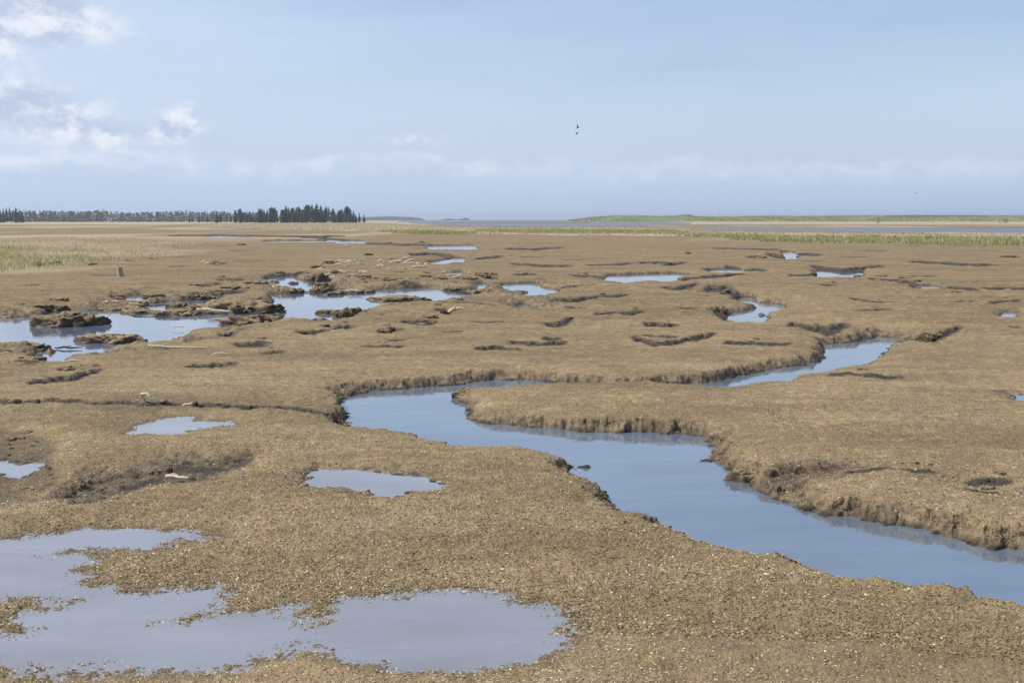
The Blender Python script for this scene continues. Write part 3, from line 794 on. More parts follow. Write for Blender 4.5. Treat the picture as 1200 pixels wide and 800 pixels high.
# dune grass on the ridge
def dune_blades(n):
    px = 665 + rng.random(n) * 700; q = D1 + rng.random(n) * 70
    ax = (px - 600) / F / CP; x = ax * q; y = q
    w = (q - D1) / 120; s = np.sin(np.pi * w) ** 0.7
    hh = np.interp(px, [p[0] for p in dune_pts], [p[1] for p in dune_pts]) * s
    H = 0.6 + 0.8 * rng.random(n); W = 0.4 + 0.6 * rng.random(n)
    V = np.zeros((n, 3, 3), np.float32)
    for k, (sx, t) in enumerate(((-1, 0), (1, 0), (0.2, 1))):
        V[:, k, 0] = x + sx * W * 0.5; V[:, k, 1] = y + (rng.random(n) - .5) * 0.4; V[:, k, 2] = hh * 0.95 + H * t - 0.1
    return V.reshape(-1, 3), np.arange(n * 3).reshape(-1, 3)
v, f = dune_blades(9000)
tag(link('dune_grass', np_mesh('dune_grass', v, f, False), M_GREEN), 'low green grass on the long dune ridge at the horizon', 'grass', kind='stuff')

# ------------------------------------------------------------------ trees
def conifer_meshes(seed, h=10.0, spread=0.20, round_top=0.0):
    r2 = random.Random(seed); vs, fs = [], []
    lean = (r2.uniform(-.03, .03), r2.uniform(-.03, .03))
    lv = 30; z0 = h * r2.uniform(0.04, 0.16)
    for k in range(lv):
        t = k / (lv - 1); z = z0 + (h - z0) * t
        prof = (1 - t) ** (0.75 - 0.35 * round_top) * (0.75 + 0.25 * min(1, t * 6))
        rad = h * spread * prof * r2.uniform(0.65, 1.25) + 0.12
        nb = max(4, int(9 * (0.4 + prof)))
        for q in range(nb):
            if r2.random() < 0.14: continue
            a = r2.uniform(0, 2 * math.pi); L = rad * r2.uniform(0.55, 1.2); w = L * r2.uniform(0.28, 0.5) + 0.1
            dz = -L * r2.uniform(0.05, 0.45) if r2.random() > round_top * 0.6 else L * r2.uniform(0, 0.5)
            cx, cy = math.cos(a), math.sin(a); ox, oy = lean[0] * z, lean[1] * z
            b0 = len(vs)
            zz = z + r2.uniform(-.2, .2)
            vs += [(ox + cx * L * .1, oy + cy * L * .1, zz + 0.15), (ox + cx * L * .6 - cy * w, oy + cy * L * .6 + cx * w, zz + dz * .5 - r2.uniform(0, .25)),
                   (ox + cx * L, oy + cy * L, zz + dz), (ox + cx * L * .6 + cy * w, oy + cy * L * .6 - cx * w, zz + dz * .5 - r2.uniform(0, .25)),
                   (ox + cx * L * .55, oy + cy * L * .55, zz + dz * .5 + w * 0.55)]
            fs += [(b0, b0 + 1, b0 + 4), (b0 + 1, b0 + 2, b0 + 4), (b0 + 2, b0 + 3, b0 + 4), (b0 + 3, b0, b0 + 4)]
    cm = np_mesh('crown', np.array(vs), np.array(fs), False)
    tv, tf = [], []
    for k in range(6):
        z = h * 0.97 * k / 5; rd = h * 0.018 * (1 - 0.85 * k / 5) + 0.02
        for q in range(6): tv.append((lean[0] * z + rd * math.cos(q * math.pi / 3), lean[1] * z + rd * math.sin(q * math.pi / 3), z - (0.5 if k == 0 else 0)))
    for k in range(5):
        for q in range(6): tf.append((k * 6 + q, k * 6 + (q + 1) % 6, k * 6 + 6 + (q + 1) % 6, k * 6 + 6 + q))
    return cm, np_mesh('trunk', np.array(tv), np.array(tf))


PROTO = []
for k in range(8):
    cm, tm = conifer_meshes(100 + k, 10.0, (0.17, 0.21, 0.25, 0.30, 0.34, 0.23, 0.27, 0.38)[k], (0, 0, .2, .6, 1, 0.3, .5, 1)[k])
    cm.materials.append(M_NEEDLE); tm.materials.append(M_BARK); PROTO.append((cm, tm))


def tree(px, top_py, dist, label, group=None, kind=None):
    x = (px - 600) / F / CP * dist; h = (257 - top_py) / F * dist + CAM_Z - 0.2
    k = kind if kind is not None else random.choice((1, 2, 3, 3, 4, 5, 6, 6, 7, 7))
    e = empty('conifer_tree', (x, dist, 0.15), random.uniform(0, 6.28))
    e.scale = (h / 10 * random.uniform(.6, 1.05),) * 2 + (h / 10,)
    tag(e, label, 'tree', group)
    link('crown', PROTO[k][0], None, e); link('trunk', PROTO[k][1], None, e)
    return e


# outline of the grove: tops measured along it
grove = [(245, 251), (258, 249.5), (275, 248), (290, 246), (300, 246), (315, 244.5), (330, 244), (345, 243), (355, 241), (365, 240), (375, 241), (385, 243), (393, 246), (400, 244.5), (410, 244), (418, 246), (423, 249), (430, 251)]
px = 280.0
while px < 420:
    tp = np.interp(px, [g[0] for g in grove], [g[1] for g in grove])
    tree(px + random.uniform(-1, 1), tp + random.choice([-2.2, -1.0, 0, 0.7, 1.8, 3, 5, 6]), random.uniform(640, 700), 'dark conifer packed in the dense grove on the horizon', 'conifers of the dense grove')
    if random.random() < 0.55:
        tree(px + random.uniform(-2, 2), tp + random.uniform(2.5, 6), random.uniform(610, 640), 'dark conifer packed in the dense grove on the horizon', 'conifers of the dense grove')
    px += random.uniform(1.6, 4.2)
tree(226, 252, 640, 'small lone conifer farthest left of the dense grove', kind=1)
tree(237, 253.5, 640, 'stunted conifer second left of the dense grove', kind=3)
tree(247.5, 248.5, 640, 'slim pointed conifer standing free just left of the dense grove', kind=0)
tree(258, 247, 650, 'tall pointed conifer with broad base left of the dense grove', kind=2)
tree(262, 250.5, 640, 'low bushy conifer between two taller ones left of the grove', kind=4)
tree(269.5, 249, 645, 'narrow conifer beside the left end of the dense grove', kind=0)
tree(274, 249.5, 650, 'short conifer touching the left end of the dense grove', kind=1)
tree(423, 248.5, 640, 'small conifer at the right tip of the grove', kind=0)
tree(428.5, 250.5, 640, 'last and smallest conifer right of the grove', kind=1)
for q in range(14):
    tree(-14 + q * 3.6 + random.uniform(-.8, .8), random.choice([243, 244, 242.5, 245.5, 247]), random.uniform(680, 720), 'dark conifer in the cluster at the far left edge of the woods', 'conifers at the left edge', random.choice((0, 0, 1, 2, 5)))


def woods():
    """far mixed wood that reads as one mass: bare twiggy crowns and some evergreens"""
    vs, fs = [], []
    r2 = random.Random(5)
    top = [(-80, 247), (0, 247), (40, 247.5), (70, 247), (100, 248.5), (140, 247.5), (165, 249), (200, 248), (240, 249), (300, 249), (330, 251)]
    for k in range(760):
        px = r2.uniform(-90, 320); dist = r2.uniform(840, 960)
        tp = np.interp(px, [g[0] for g in top], [g[1] for g in top]) + r2.choice([-.8, -.3, 0.4, 1.5, 3, 4, 6, 8]) - 2.2 * mnoise.noise(Vector((px * 0.035, 1.7, 0)))
        x = (px - 600) / F / CP * dist; h = (257 - tp) / F * dist + 2.0; w = h * r2.uniform(0.25, 0.42)
        for q in range(34):
            t = r2.uniform(0.02, 1.0); z = h * t; rr = w * (math.sin(math.pi * min(1, t * 0.75 + 0.2)) ** 0.8)
            a = r2.uniform(0, 6.28); cx, cy = x + rr * math.cos(a) * r2.random(), dist + rr * math.sin(a) * r2.random(); s = h * r2.uniform(0.05, 0.12)
            b0 = len(vs)
            for e in range(4):
                vs.append((cx + r2.uniform(-s, s), cy + r2.uniform(-s, s), max(0, z + r2.uniform(-s, s) * 1.2)))
            fs += [(b0, b0 + 1, b0 + 2), (b0, b0 + 2, b0 + 3), (b0, b0 + 3, b0 + 1), (b0 + 1, b0 + 3, b0 + 2)]
    return np_mesh('far_woods', np.array(vs), np.array(fs), False)


tag(link('far_woods', woods(), M_WOODS), 'grey bare mixed woods forming one hazy mass along the left horizon', 'woods', kind='stuff')


def leaf_lump(seed, w, h):
    r2 = random.Random(seed); vs, fs = [], []
    for q in range(140):
        t = r2.random(); a = r2.uniform(0, 6.28); rr = w * 0.5 * math.sqrt(r2.random()) * math.sin(math.pi * (0.15 + 0.8 * t)); z = h * t
        s = min(w, h) * r2.uniform(.06, .14); c = (rr * math.cos(a), rr * math.sin(a), z); b0 = len(vs)
        for e in range(3): vs.append(tuple(c[i3] + r2.uniform(-s, s) for i3 in range(3)))
        fs.append((b0, b0 + 1, b0 + 2))
    return np_mesh('shrub', np.array(vs), np.array(fs), False)


for px, tp, lab in ((1024, 258.5, 'low dark shrub on the far shore beyond the lagoon'), (1172, 257, 'taller dark shrub on the far shore near the right edge'), (1165, 259, 'small shrub left of the taller one at the far right shore')):
    dd = 560.0; x = (px - 600) / F / CP * dd
    h = (262 - tp) / F * dd
    tag(link('shrub', leaf_lump(int(px), h * 1.3, h), M_NEEDLE, None, (x, dd, gz(x, dd) - 0.1)), lab, 'shrub')

# ------------------------------------------------------------------ eroded clumps of sod standing in and beside the pools
def sod_mesh(seed, w, d, h):
    NTH, NR2 = (72, 24) if max(w, d) > 0.35 else (36, 12); vs = []; o = seed * 3.7
    for k in range(NR2):
        t = k / (NR2 - 1)
        for q in range(NTH):
            th = 2 * math.pi * q / NTH; c, s = math.cos(th), math.sin(th)
            e = 1 + 0.38 * mnoise.noise(Vector((c * 1.3 + o, s * 1.3, 0))) + 0.26 * mnoise.noise(Vector((c * 3.5 + o, s * 3.5, 2)))
            if t < 0.35: rr = 1.08 - 0.20 * (t / 0.35) + 0.05 * math.sin(t / 0.35 * 3.1); z = -0.06 + (h * 0.62 + 0.06) * (t / 0.35)
            else:
                u = (t - 0.35) / 0.65; rr = 0.88 * (1 - u) ** 0.9 if u < 1 else 0.0; z = h * (0.62 + 0.38 * math.sin(u * 1.57))
            x, y = c * e * rr * w / 2, s * e * rr * d / 2
            fq = 1.0 / max(0.12, w); nz = mnoise.noise(Vector((x * 3.5 * fq + o, y * 3.5 * fq, z * 7 * fq))) * 0.7 - abs(mnoise.noise(Vector((x * 8 * fq + o, y * 8 * fq, z * 15 * fq)))) * 0.9 + 0.2 + mnoise.noise(Vector((x * 20 * fq + o, y * 20 * fq, z * 30 * fq))) * 0.3
            k2 = min(1.0, rr * 2) if t > 0.35 else 1
            vs.append((x * (1 + nz * 0.35), y * (1 + nz * 0.35), z + h * nz * 0.55 * (0.4 + 0.6 * k2)))
    fs = [(k * NTH + q, k * NTH + (q + 1) % NTH, (k + 1) * NTH + (q + 1) % NTH, (k + 1) * NTH + q) for k in range(NR2 - 1) for q in range(NTH)]
    return np_mesh('sod_clump', np.array(vs), np.array(fs))


sod_n = 0
def sod(x0, x1, y0, y1, label, group=None, lev=0.05, rot=0.0, dfac=0.55, hk=1.0):
    global sod_n; sod_n += 1
    px = (x0 + x1) / 2; rr = dist_of(y1, lev); w = (x1 - x0) / F * rr
    vis = (y1 - y0) / F * rr
    h = min(max(vis * 0.6, 0.02), 0.24) * hk; d = min(max((vis - h) * rr / CAM_Z, w * 0.35), w * 0.95)
    x, y = P(px, y1, lev); y += d * 0.5; x *= 1 + d * 0.5 / rr
    if group:
        h = min(h, 0.45 * w); lev = gz(x, y) - 0.004
    o = link('sod_clump', sod_mesh(sod_n, w, d, h), M_SOD, None, (x, y, lev), (0, 0, rot))
    return tag(o, label, 'sod clump', group)


sod(42, 112, 362, 384, 'large dark ragged sod island at the left end of the pool')
sod(96, 162, 388, 403, 'broad tan-topped sod clump on the near edge of the left pool')
sod(-20, 54, 397, 413, 'flat sod ledge cut by the left picture edge')
sod(143, 187, 361, 368, 'thin sod tongue between the two arms of the left pool')
sod(184, 232, 361, 370.5, 'flat muddy sod spit along the small inner pool')
sod(195, 221, 353, 360.5, 'small round dark clump standing in the small inner pool')
sod(233, 328, 344.5, 368.5, 'largest mottled sod island in the middle of the left pool')
sod(214, 248, 339, 352, 'dark hollowed sod block behind the small inner pool')
sod(270, 334, 366, 383, 'rounded tan sod bank jutting into the pool from the near shore')
sod(334, 353, 371.5, 377, 'small dark lump right of the rounded tan sod bank')
sod(326, 357, 334.5, 344.5, 'flat dark slab between the pool and its upper lagoon')
sod(338, 350, 328, 333, 'lone small oval clump in the upper lagoon')
sod(315, 327, 327, 332, 'little brown clump at the left tip of the upper lagoon')
sod(368, 392, 332, 343, 'square dark block at the right of the upper lagoon')
sod(380, 402, 340, 346, 'pointed clump right below the square dark block')
sod(400, 434, 337.5, 344, 'low ragged clump strewn with pale sticks in the pool top')
sod(432, 500, 345, 353.5, 'long low brown sod strip lying in the right arm of the pool')
sod(368, 398, 361, 368, 'low flat grey-brown clump breaking the water at mid pool')
sod(390, 426, 355.5, 373, 'stout sod boulder on the near shore with dark hollow right side')
sod(365, 384, 371, 376, 'thin wet clump lying just off the near shore')
sod(515, 558, 333, 341.5, 'dark hummock at the right end of the pool arm')
sod(553, 584, 336, 347, 'rounded tan hummock between the pool arm and small right pool')
sod(600, 618, 339, 343.5, 'thin slab in the small right pool', lev=0.06)
sod(640, 652, 342, 347.5, 'small dark clump at the right tip of the small right pool', lev=0.06)
sod(532, 572, 452, 468, 'dark overhanging nose of turf at the tip of the creek spit', lev=0.0, dfac=0.9)
sod(849, 895, 546, 566, 'dark turf nose poking into the creek from the right bank', lev=0.0, dfac=0.8)
sod(1000, 1012, 320.5, 326, 'small dark clump splitting the right-hand pool', lev=0.06)
sod(796, 815, 322.5, 328, 'low clump at the right end of the long flat pool', lev=0.06)
sod(426, 438, 295, 300.5, 'small brown mound left of the driftwood drift', lev=0.15)
sod(360, 384, 317, 328, 'crumbling mud heap behind the upper lagoon', lev=0.1)
G1 = 'crumbled clods round the left pool'
for (a, b2, c, d2) in ((0, 16, 364, 369), (28, 60, 358, 364), (60, 80, 355, 361), (112, 146, 354, 361), (150, 172, 353, 358), (184, 200, 348, 353), (168, 190, 344, 350), (258, 284, 325, 331), (285, 312, 330, 336), (240, 262, 331, 337), (262, 290, 336, 342), (355, 378, 322, 327), (348, 362, 316, 322), (560, 584, 318, 324), (540, 560, 325, 330), (436, 454, 327, 332), (450, 466, 329, 333), (378, 396, 305, 311), (365, 380, 311, 317), (388, 400, 316, 322), (20, 52, 418, 423), (95, 118, 429, 434), (66, 88, 433, 440)):
    sod(a, b2, c, d2, 'small crumbled dark mud clod at the rim of the left pool', G1, lev=0.12)
for k in range(90):
    px = random.uniform(0, 570); py = (366 if px < 140 else 356 if px < 310 else 336) - abs(random.gauss(0, 6)) + random.uniform(-2, 4); s = random.uniform(6, 17)
    if gz(*P(px, py)) < 0.12: continue
    sod(px, px + s, py - s * .3, py, 'small crumbled dark mud clod at the rim of the left pool', G1, lev=0.12)
GC = 'crumbled turf lumps along the shallow gullies'
for t, line in CRACKS[9:]:
    for k in range(random.choice((1, 1, 2, 3))):
        i2 = random.randrange(len(line) - 1); u = random.random()
        px = line[i2][0] + (line[i2 + 1][0] - line[i2][0]) * u; py = line[i2][1] + (line[i2 + 1][1] - line[i2][1]) * u + random.uniform(-0.3, 0.7) * t
        s = t * random.uniform(1.2, 3.0)
        sod(px - s / 2, px + s / 2, py - s * .32, py + 0.2 * t, 'small crumbled turf lump lying along a shallow gully of the flat', GC, lev=0.14)
G2 = 'mud clods on the bare patch at left'
for k in range(26):
    px = random.uniform(2, 62) if k < 16 else random.uniform(60, 140); py = random.uniform(506, 575) if k < 16 else random.uniform(560, 582)
    s = random.uniform(5, 12)
    sod(px, px + s, py - s * .45, py, 'black mud clod on the bare mud patch at the left edge', G2, lev=0.14)
G3 = 'clods in the far gully at right'
for k in range(14):
    px = random.uniform(1022, 1076); py = 326 + (px - 1022) * 0.1 + random.uniform(-1.5, 3); s = random.uniform(4, 9)
    sod(px, px + s, py - s * .45, py, 'small dark clod crowded in the far gully on the right', G3, lev=0.13)
for k, (a, b2, c, d2, lab) in enumerate(((873, 899, 297.5, 303, 'dark clump with pale top beyond the right-hand pools'), (1174, 1192, 297.5, 302, 'black two-humped clump alone on the far right flat'),
        (103, 114, 306.5, 311.5, 'black clump in front of the straw grass patch'), (146, 157, 303, 307.5, 'black clump at the right end of the straw grass patch'), (57, 76, 304, 311, 'dark hollowed clump under the edge of the green grass'), (38, 54, 305, 313, 'dark clump below the green grass left of the pale stone'), (170, 184, 301, 305, 'low brown clump right of the straw grass patch'),
        (277, 288, 284, 287.5, 'small dark clump alone on the far brown flat'), (803, 810, 293.5, 298, 'tiny dark lump on the flat above the long pool'), (20, 26, 446, 449.5, 'tiny dark lump on the flat left of the dark gully'))):
    sod(a, b2, c, d2, lab, lev=0.17)

# ------------------------------------------------------------------ driftwood
def tube(path, radii, sides=9, seed=0):
    """bent, tapering, uneven log with broken ends; returns verts, faces"""
    vs, fs = [], []
    n = len(path); path = [Vector(p) for p in path]
    for i2 in range(n):
        t = (path[min(i2 + 1, n - 1)] - path[max(i2 - 1, 0)]).normalized()
        a = t.cross(Vector((0, 0, 1)));
        if a.length < 1e-3: a = Vector((1, 0, 0))
        a.normalize(); b2 = a.cross(t)
        for q in range(sides):
            th = 2 * math.pi * q / sides; rd = radii[i2] * (1 + 0.28 * mnoise.noise(Vector((seed * 2.1 + i2 * 0.6, math.cos(th) * 1.4, math.sin(th) * 1.4))))
            p = path[i2] + a * (math.cos(th) * rd) + b2 * (math.sin(th) * rd)
            if i2 in (0, n - 1): p = p + t * (radii[i2] * 0.6 * mnoise.noise(Vector((seed, math.cos(th) * 3, math.sin(th) * 3))))
            vs.append(tuple(p))
    for i2 in range(n - 1):
        for q in range(sides): fs.append((i2 * sides + q, i2 * sides + (q + 1) % sides, (i2 + 1) * sides + (q + 1) % sides, (i2 + 1) * sides + q))
    for end in (0, n - 1):
        c = len(vs); vs.append(tuple(path[end] + (path[end] - path[1 if end == 0 else n - 2]) * (-0.12)))
        for q in range(sides):
            u, w = end * sides + q, end * sides + (q + 1) % sides
            fs.append((c, w, u, u) if end == 0 else (c, u, w, w))
    return vs, fs


def wood_mesh(tubes, name):
    bm = bmesh.new()
    for k, (pa, ra) in enumerate(tubes):
        # subdivide the path smoothly
        pa = [Vector(p) for p in pa]; pp, rr = [], []
        for i2 in range(len(pa) - 1):
            for q in range(3):
                t = q / 3; pp.append(pa[i2].lerp(pa[i2 + 1], t)); rr.append(ra[i2] + (ra[i2 + 1] - ra[i2]) * t)
        pp.append(pa[-1]); rr.append(ra[-1])
        wob = 0.35 * max(ra)
        pp = [p + Vector((mnoise.noise(Vector((i2 * .5, k, 1))), mnoise.noise(Vector((i2 * .5, k, 5))), mnoise.noise(Vector((i2 * .5, k, 9))))) * wob for i2, p in enumerate(pp)]
        vs, fs = tube(pp, rr, 9, k + len(name))
        bv = [bm.verts.new(v) for v in vs]
        for f2 in fs:
            try: bm.faces.new([bv[q] for q in dict.fromkeys(f2)])
            except ValueError: pass
    me = bpy.data.meshes.new(name); bm.to_mesh(me); bm.free()
    for p in me.polygons: p.use_smooth = True
    return me


def wood(px, py, label, tubes, mat=None, name='driftwood_log', cat='driftwood', z=None, group=None):
    """tubes: paths in centimetres round the place"""
    x, y = P(px, py, TOP if z is None else z); zz = gz(x, y) if z is None else z
    mk = [([(p[0] / 100, p[1] / 100, p[2] / 100) for p in pa], [q / 100 for q in ra]) for pa, ra in tubes]
    o = link(name, wood_mesh(mk, name), mat or M_WOOD, None, (x, y, zz))
    return tag(o, label, cat, group)


def cm(px, py): return dist_of(py) / F * 100            # centimetres per measured unit at that depth

c = cm(0, 470)
wood(180, 471, 'thick bleached log propped up at its left end beside the creek bend puddle', [([(-15 * c, 0, 13 * c), (-8 * c, -1, 12.5 * c), (0, -2, 7 * c), (6 * c, -3, 2.0 * c)], [1.2 * c, 2.1 * c, 2.6 * c, 2.4 * c]), ([(-15 * c, 0, 12.5 * c), (-12 * c, 3, 6 * c), (-11 * c, 5, 1 * c)], [1.0 * c, 1.0 * c, 1.2 * c]), ([(-4 * c, -2, 10 * c), (-1 * c, -6, 12.5 * c)], [1.3 * c, .5 * c])])
wood(192, 471, 'dark stubby root end lying right of the propped bleached log', [([(-4 * c, 0, 2.2 * c), (2 * c, 3, 3.5 * c), (8 * c, 0, 1.6 * c)], [2.6 * c, 2.8 * c, 1.2 * c]), ([(0, 0, 3 * c), (-3 * c, -6, 5.5 * c)], [1.4 * c, .6 * c])], M_DARKWOOD, 'driftwood_root')
e = wood(222, 472, 'grey wedge of driftwood tapering left with a dark broken right end', [([(-14 * c, 0, 1 * c), (-5 * c, 0, 2.4 * c), (4 * c, 0, 4 * c)], [.8 * c, 1.8 * c, 2.6 * c])])
link('broken_end', wood_mesh([([(0.045 * c, 0, .038 * c), (0.075 * c, 0, .035 * c), (.105 * c, 0, .015 * c)], [.03 * c, .034 * c, .018 * c])], 'broken_end'), M_DARKWOOD, e)
c = cm(0, 558)
e = wood(211, 560, 'pale forked log lying below the dark scarp at left', z=0.135, tubes=[([(-18 * c, 0, 2.5 * c), (-8 * c, 0, 2 * c), (4 * c, -3, 2.0 * c), (14 * c, -4, 1.4 * c)], [2.4 * c, 1.8 * c, 1.9 * c, 1.0 * c]), ([(-17 * c, 2, 3 * c), (-9 * c, 3, 4.2 * c), (-2 * c, 2, 2.6 * c)], [1.2 * c, 1.2 * c, .8 * c])])
link('dark_tip', wood_mesh([([(.14 * c, -.04, .014 * c), (.19 * c, -.05, .012 * c), (.22 * c, -.06, 0.0)], [.012 * c, .016 * c, .006 * c])], 'dark_tip'), M_DARKWOOD, e)
wood(85, 525, 'thin pale stick lying on the mud by the left edge', [([(-11 * c, 0, .8 * c), (0, 2, .9 * c), (11 * c, -1, .6 * c)], [.5 * c, .7 * c, .4 * c])])
c = cm(0, 405)
wood(212, 407.5, 'long thin bleached branch lying across the flat below the pool', [([(-38 * c, 0, 4.5 * c), (-28 * c, 0, 2.4 * c), (-5 * c, 0, 1.6 * c), (20 * c, 0, 1.6 * c), (34 * c, 0, 1.2 * c)], [.7 * c, 1.5 * c, 1.1 * c, .8 * c, .4 * c]), ([(-25 * c, 0, 2 * c), (-20 * c, 8, 4 * c), (-15 * c, 12, 5 * c)], [1.1 * c, .8 * c, .3 * c]), ([(-30 * c, 0, 2 * c), (-36 * c, -10, .8 * c)], [1.0 * c, .4 * c])])
wood(259, 416, 'curved pale stick arched over the small dark gully', [([(-11 * c, 0, .5 * c), (-7 * c, 0, 2.4 * c), (2 * c, 0, 2.8 * c), (11 * c, 0, .8 * c)], [.5 * c, .8 * c, .9 * c, .5 * c])])
wood(80, 408.5, 'dark wet branch with a pale knot lying across the small channel', [([(-17 * c, 0, .8 * c), (-6 * c, 2, 1.8 * c), (6 * c, -1, 1.3 * c), (17 * c, 2, 1.5 * c)], [.8 * c, 1.3 * c, 1.0 * c, .5 * c]), ([(-6 * c, 0, 1.5 * c), (2 * c, 6, 3.5 * c)], [.8 * c, .3 * c])], M_DARKWOOD, z=0.06)
wood(86, 420, 'pale straight stick at the near rim of the small channel', [([(-12 * c, 0, .5 * c), (0, 0, 1.2 * c), (11 * c, 3, 1.4 * c)], [.5 * c, .9 * c, .5 * c])])
wood(8, 413, 'short bent pale stick on the ledge at the left edge', [([(-7 * c, 0, .5 * c), (0, 0, 2 * c), (6 * c, 0, .6 * c)], [.5 * c, .8 * c, .4 * c])])
wood(208, 383.5, 'slim pale stick at the near edge of the largest pool clump', [([(-8 * c, 0, .4 * c), (0, 0, 1.2 * c), (9 * c, 0, .6 * c)], [.4 * c, .7 * c, .4 * c])], z=0.1)
c = cm(0, 363)
wood(252, 366.5, 'grey log lying along the front of the largest pool clump', [([(-22 * c, 0, 5 * c), (-8 * c, 0, 3.6 * c), (6 * c, 0, 2.2 * c), (22 * c, 0, 1.4 * c)], [1.1 * c, 1.8 * c, 1.9 * c, 1.0 * c]), ([(-14 * c, 4, 5 * c), (2 * c, 4, 3.6 * c)], [1.0 * c, .6 * c])], z=0.08)
wood(289, 365, 'upright pale snag beside the grey log on the pool clump', [([(-4 * c, 0, 0), (-1 * c, 0, 3 * c), (2 * c, 0, 5.2 * c)], [1.2 * c, 1.0 * c, .5 * c]), ([(0, 0, 2 * c), (5 * c, 0, .6 * c)], [.9 * c, .6 * c])], z=0.1)
wood(530, 368, 'weathered white log standing out on the flat right of the pool', [([(-5 * c, 0, .5 * c), (-1 * c, 0, 3.2 * c), (3 * c, 2, 6.5 * c)], [1.8 * c, 2.2 * c, 1.5 * c]), ([(-1 * c, 2, 3 * c), (7 * c, 4, 5.5 * c), (16 * c, 4, 6 * c)], [1.7 * c, 1.3 * c, .7 * c])])
wood(521, 369, 'dark rotten log end tucked under the weathered white log', [([(-5 * c, 0, 4 * c), (0, 0, 2.5 * c), (6 * c, 0, .8 * c)], [1.7 * c, 2.2 * c, 1.4 * c])], M_DARKWOOD)
wood(592, 345.5, 'long pale stick on the near side of the small right pool', [([(-10 * c, 0, .3 * c), (0, 0, 1.1 * c), (11 * c, 0, .9 * c)], [.4 * c, .8 * c, .5 * c])])
c = cm(0, 345)
wood(322, 339, 'tangle of bleached sticks on the neck left of the upper lagoon', [([(-9 * c, 0, .6 * c), (0, 0, 2.2 * c), (9 * c, 0, 1 * c)], [.7 * c, 1.2 * c, .6 * c]), ([(-6 * c, -8, .4 * c), (5 * c, 5, 3.6 * c)], [1.0 * c, .7 * c]), ([(2 * c, -5, 0), (8 * c, 2, 5.0 * c)], [.9 * c, .6 * c]), ([(-3 * c, 4, 4 * c), (8 * c, -9, 0.6 * c)], [.8 * c, .5 * c])], name='driftwood_tangle', z=0.12)
wood(368, 340, 'pale upright stump between the upper lagoon and the square block', [([(-1 * c, 0, 0), (0, 0, 3.5 * c), (1.2 * c, 0, 6.5 * c)], [1.7 * c, 1.4 * c, .9 * c]), ([(0, 0, 1.5 * c), (-7 * c, 0, .5 * c)], [1 * c, .4 * c])], z=0.08)
wood(130, 357.5, 'crossed bleached sticks on the bank above the left pool', [([(-13 * c, 0, .5 * c), (0, 0, 2.4 * c), (12 * c, 0, 1.2 * c)], [.7 * c, 1.2 * c, .6 * c]), ([(-4 * c, 0, 4.2 * c), (4 * c, -5, 0.3 * c)], [.9 * c, .6 * c]), ([(4 * c, 3, 4.4 * c), (13 * c, -2, 1 * c)], [.8 * c, .5 * c])], name='driftwood_tangle')
wood(102, 360, 'pale stick lying flat left of the crossed sticks', [([(-7 * c, 0, .6 * c), (0, 0, 1.2 * c), (8 * c, 0, .6 * c)], [.6 * c, .9 * c, .5 * c])])
wood(160, 355, 'short pale stick pointing at the tiny upper puddle', [([(-8 * c, 0, 2.2 * c), (0, 0, 1.4 * c), (9 * c, 0, .5 * c)], [.6 * c, .9 * c, .4 * c])])
wood(415, 342.5, 'bleached stick laid along the ragged clump in the pool', [([(-10 * c, 0, 2.5 * c), (0, 0, 2.0 * c), (11 * c, 0, 2.8 * c)], [.6 * c, 1.1 * c, .6 * c]), ([(-5 * c, -3, 3.6 * c), (5 * c, 3, 1.6 * c)], [.8 * c, .5 * c])], z=0.1)
wood(534, 339.5, 'pale log fronting the dark hummock at the pool arm', [([(-9 * c, 0, .8 * c), (0, 0, 1.6 * c), (13 * c, 0, .9 * c)], [.9 * c, 1.4 * c, .8 * c])], z=0.08)
c = cm(0, 312)
wood(446, 307, 'largest white log in the drift beyond the pool', [([(-4 * c, 0, 1 * c), (0, 0, 2 * c), (6 * c, 0, 1.8 * c)], [1.0 * c, 1.6 * c, .9 * c])])
wood(465, 308, 'forked white log in the middle of the drift beyond the pool', [([(-9 * c, 0, 1 * c), (0, 0, 1.6 * c), (9 * c, 0, 1.2 * c)], [.7 * c, 1.3 * c, .7 * c]), ([(-2 * c, 0, 1.4 * c), (5 * c, 6, 3 * c)], [.9 * c, .5 * c])])
wood(483, 309, 'long white log at the right of the drift beyond the pool', [([(-9 * c, 0, .8 * c), (0, 0, 1.2 * c), (9 * c, 0, 1 * c)], [.6 * c, .9 * c, .5 * c])])
wood(490, 314, 'greyish log lying nearer than the white drift', [([(-7 * c, 0, 1 * c), (0, 0, 1.5 * c), (9 * c, 0, .8 * c)], [.9 * c, 1.2 * c, .6 * c])])
wood(500, 311, 'pale chunk at the left end of the small narrow pool', [([(-3 * c, 0, 1 * c), (4 * c, 0, 1.6 * c)], [1.2 * c, 1.0 * c])])
wood(550, 319, 'upright pale snag by the tiny pool right of the drift', [([(0, 0, 0), (.5 * c, 0, 3 * c), (.2 * c, 0, 5 * c)], [.7 * c, .6 * c, .4 * c])])
wood(523, 290.5, 'grey stump standing at the rim of the farthest narrow pool', [([(-1.5 * c, 0, 0), (0, 0, 1.6 * c), (.6 * c, 0, 3.4 * c)], [1.3 * c, 1.2 * c, .7 * c])])
wood(500, 288.5, 'small white chunk left of the farthest narrow pool', [([(-1.5 * c, 0, .4 * c), (1.5 * c, 0, 1 * c)], [.8 * c, .7 * c])])
wood(408, 288, 'pale log on the shore of the far left strip of water', [([(-7 * c, 0, .6 * c), (0, 0, 1.4 * c), (7 * c, 0, .6 * c)], [.6 * c, 1.0 * c, .5 * c])])
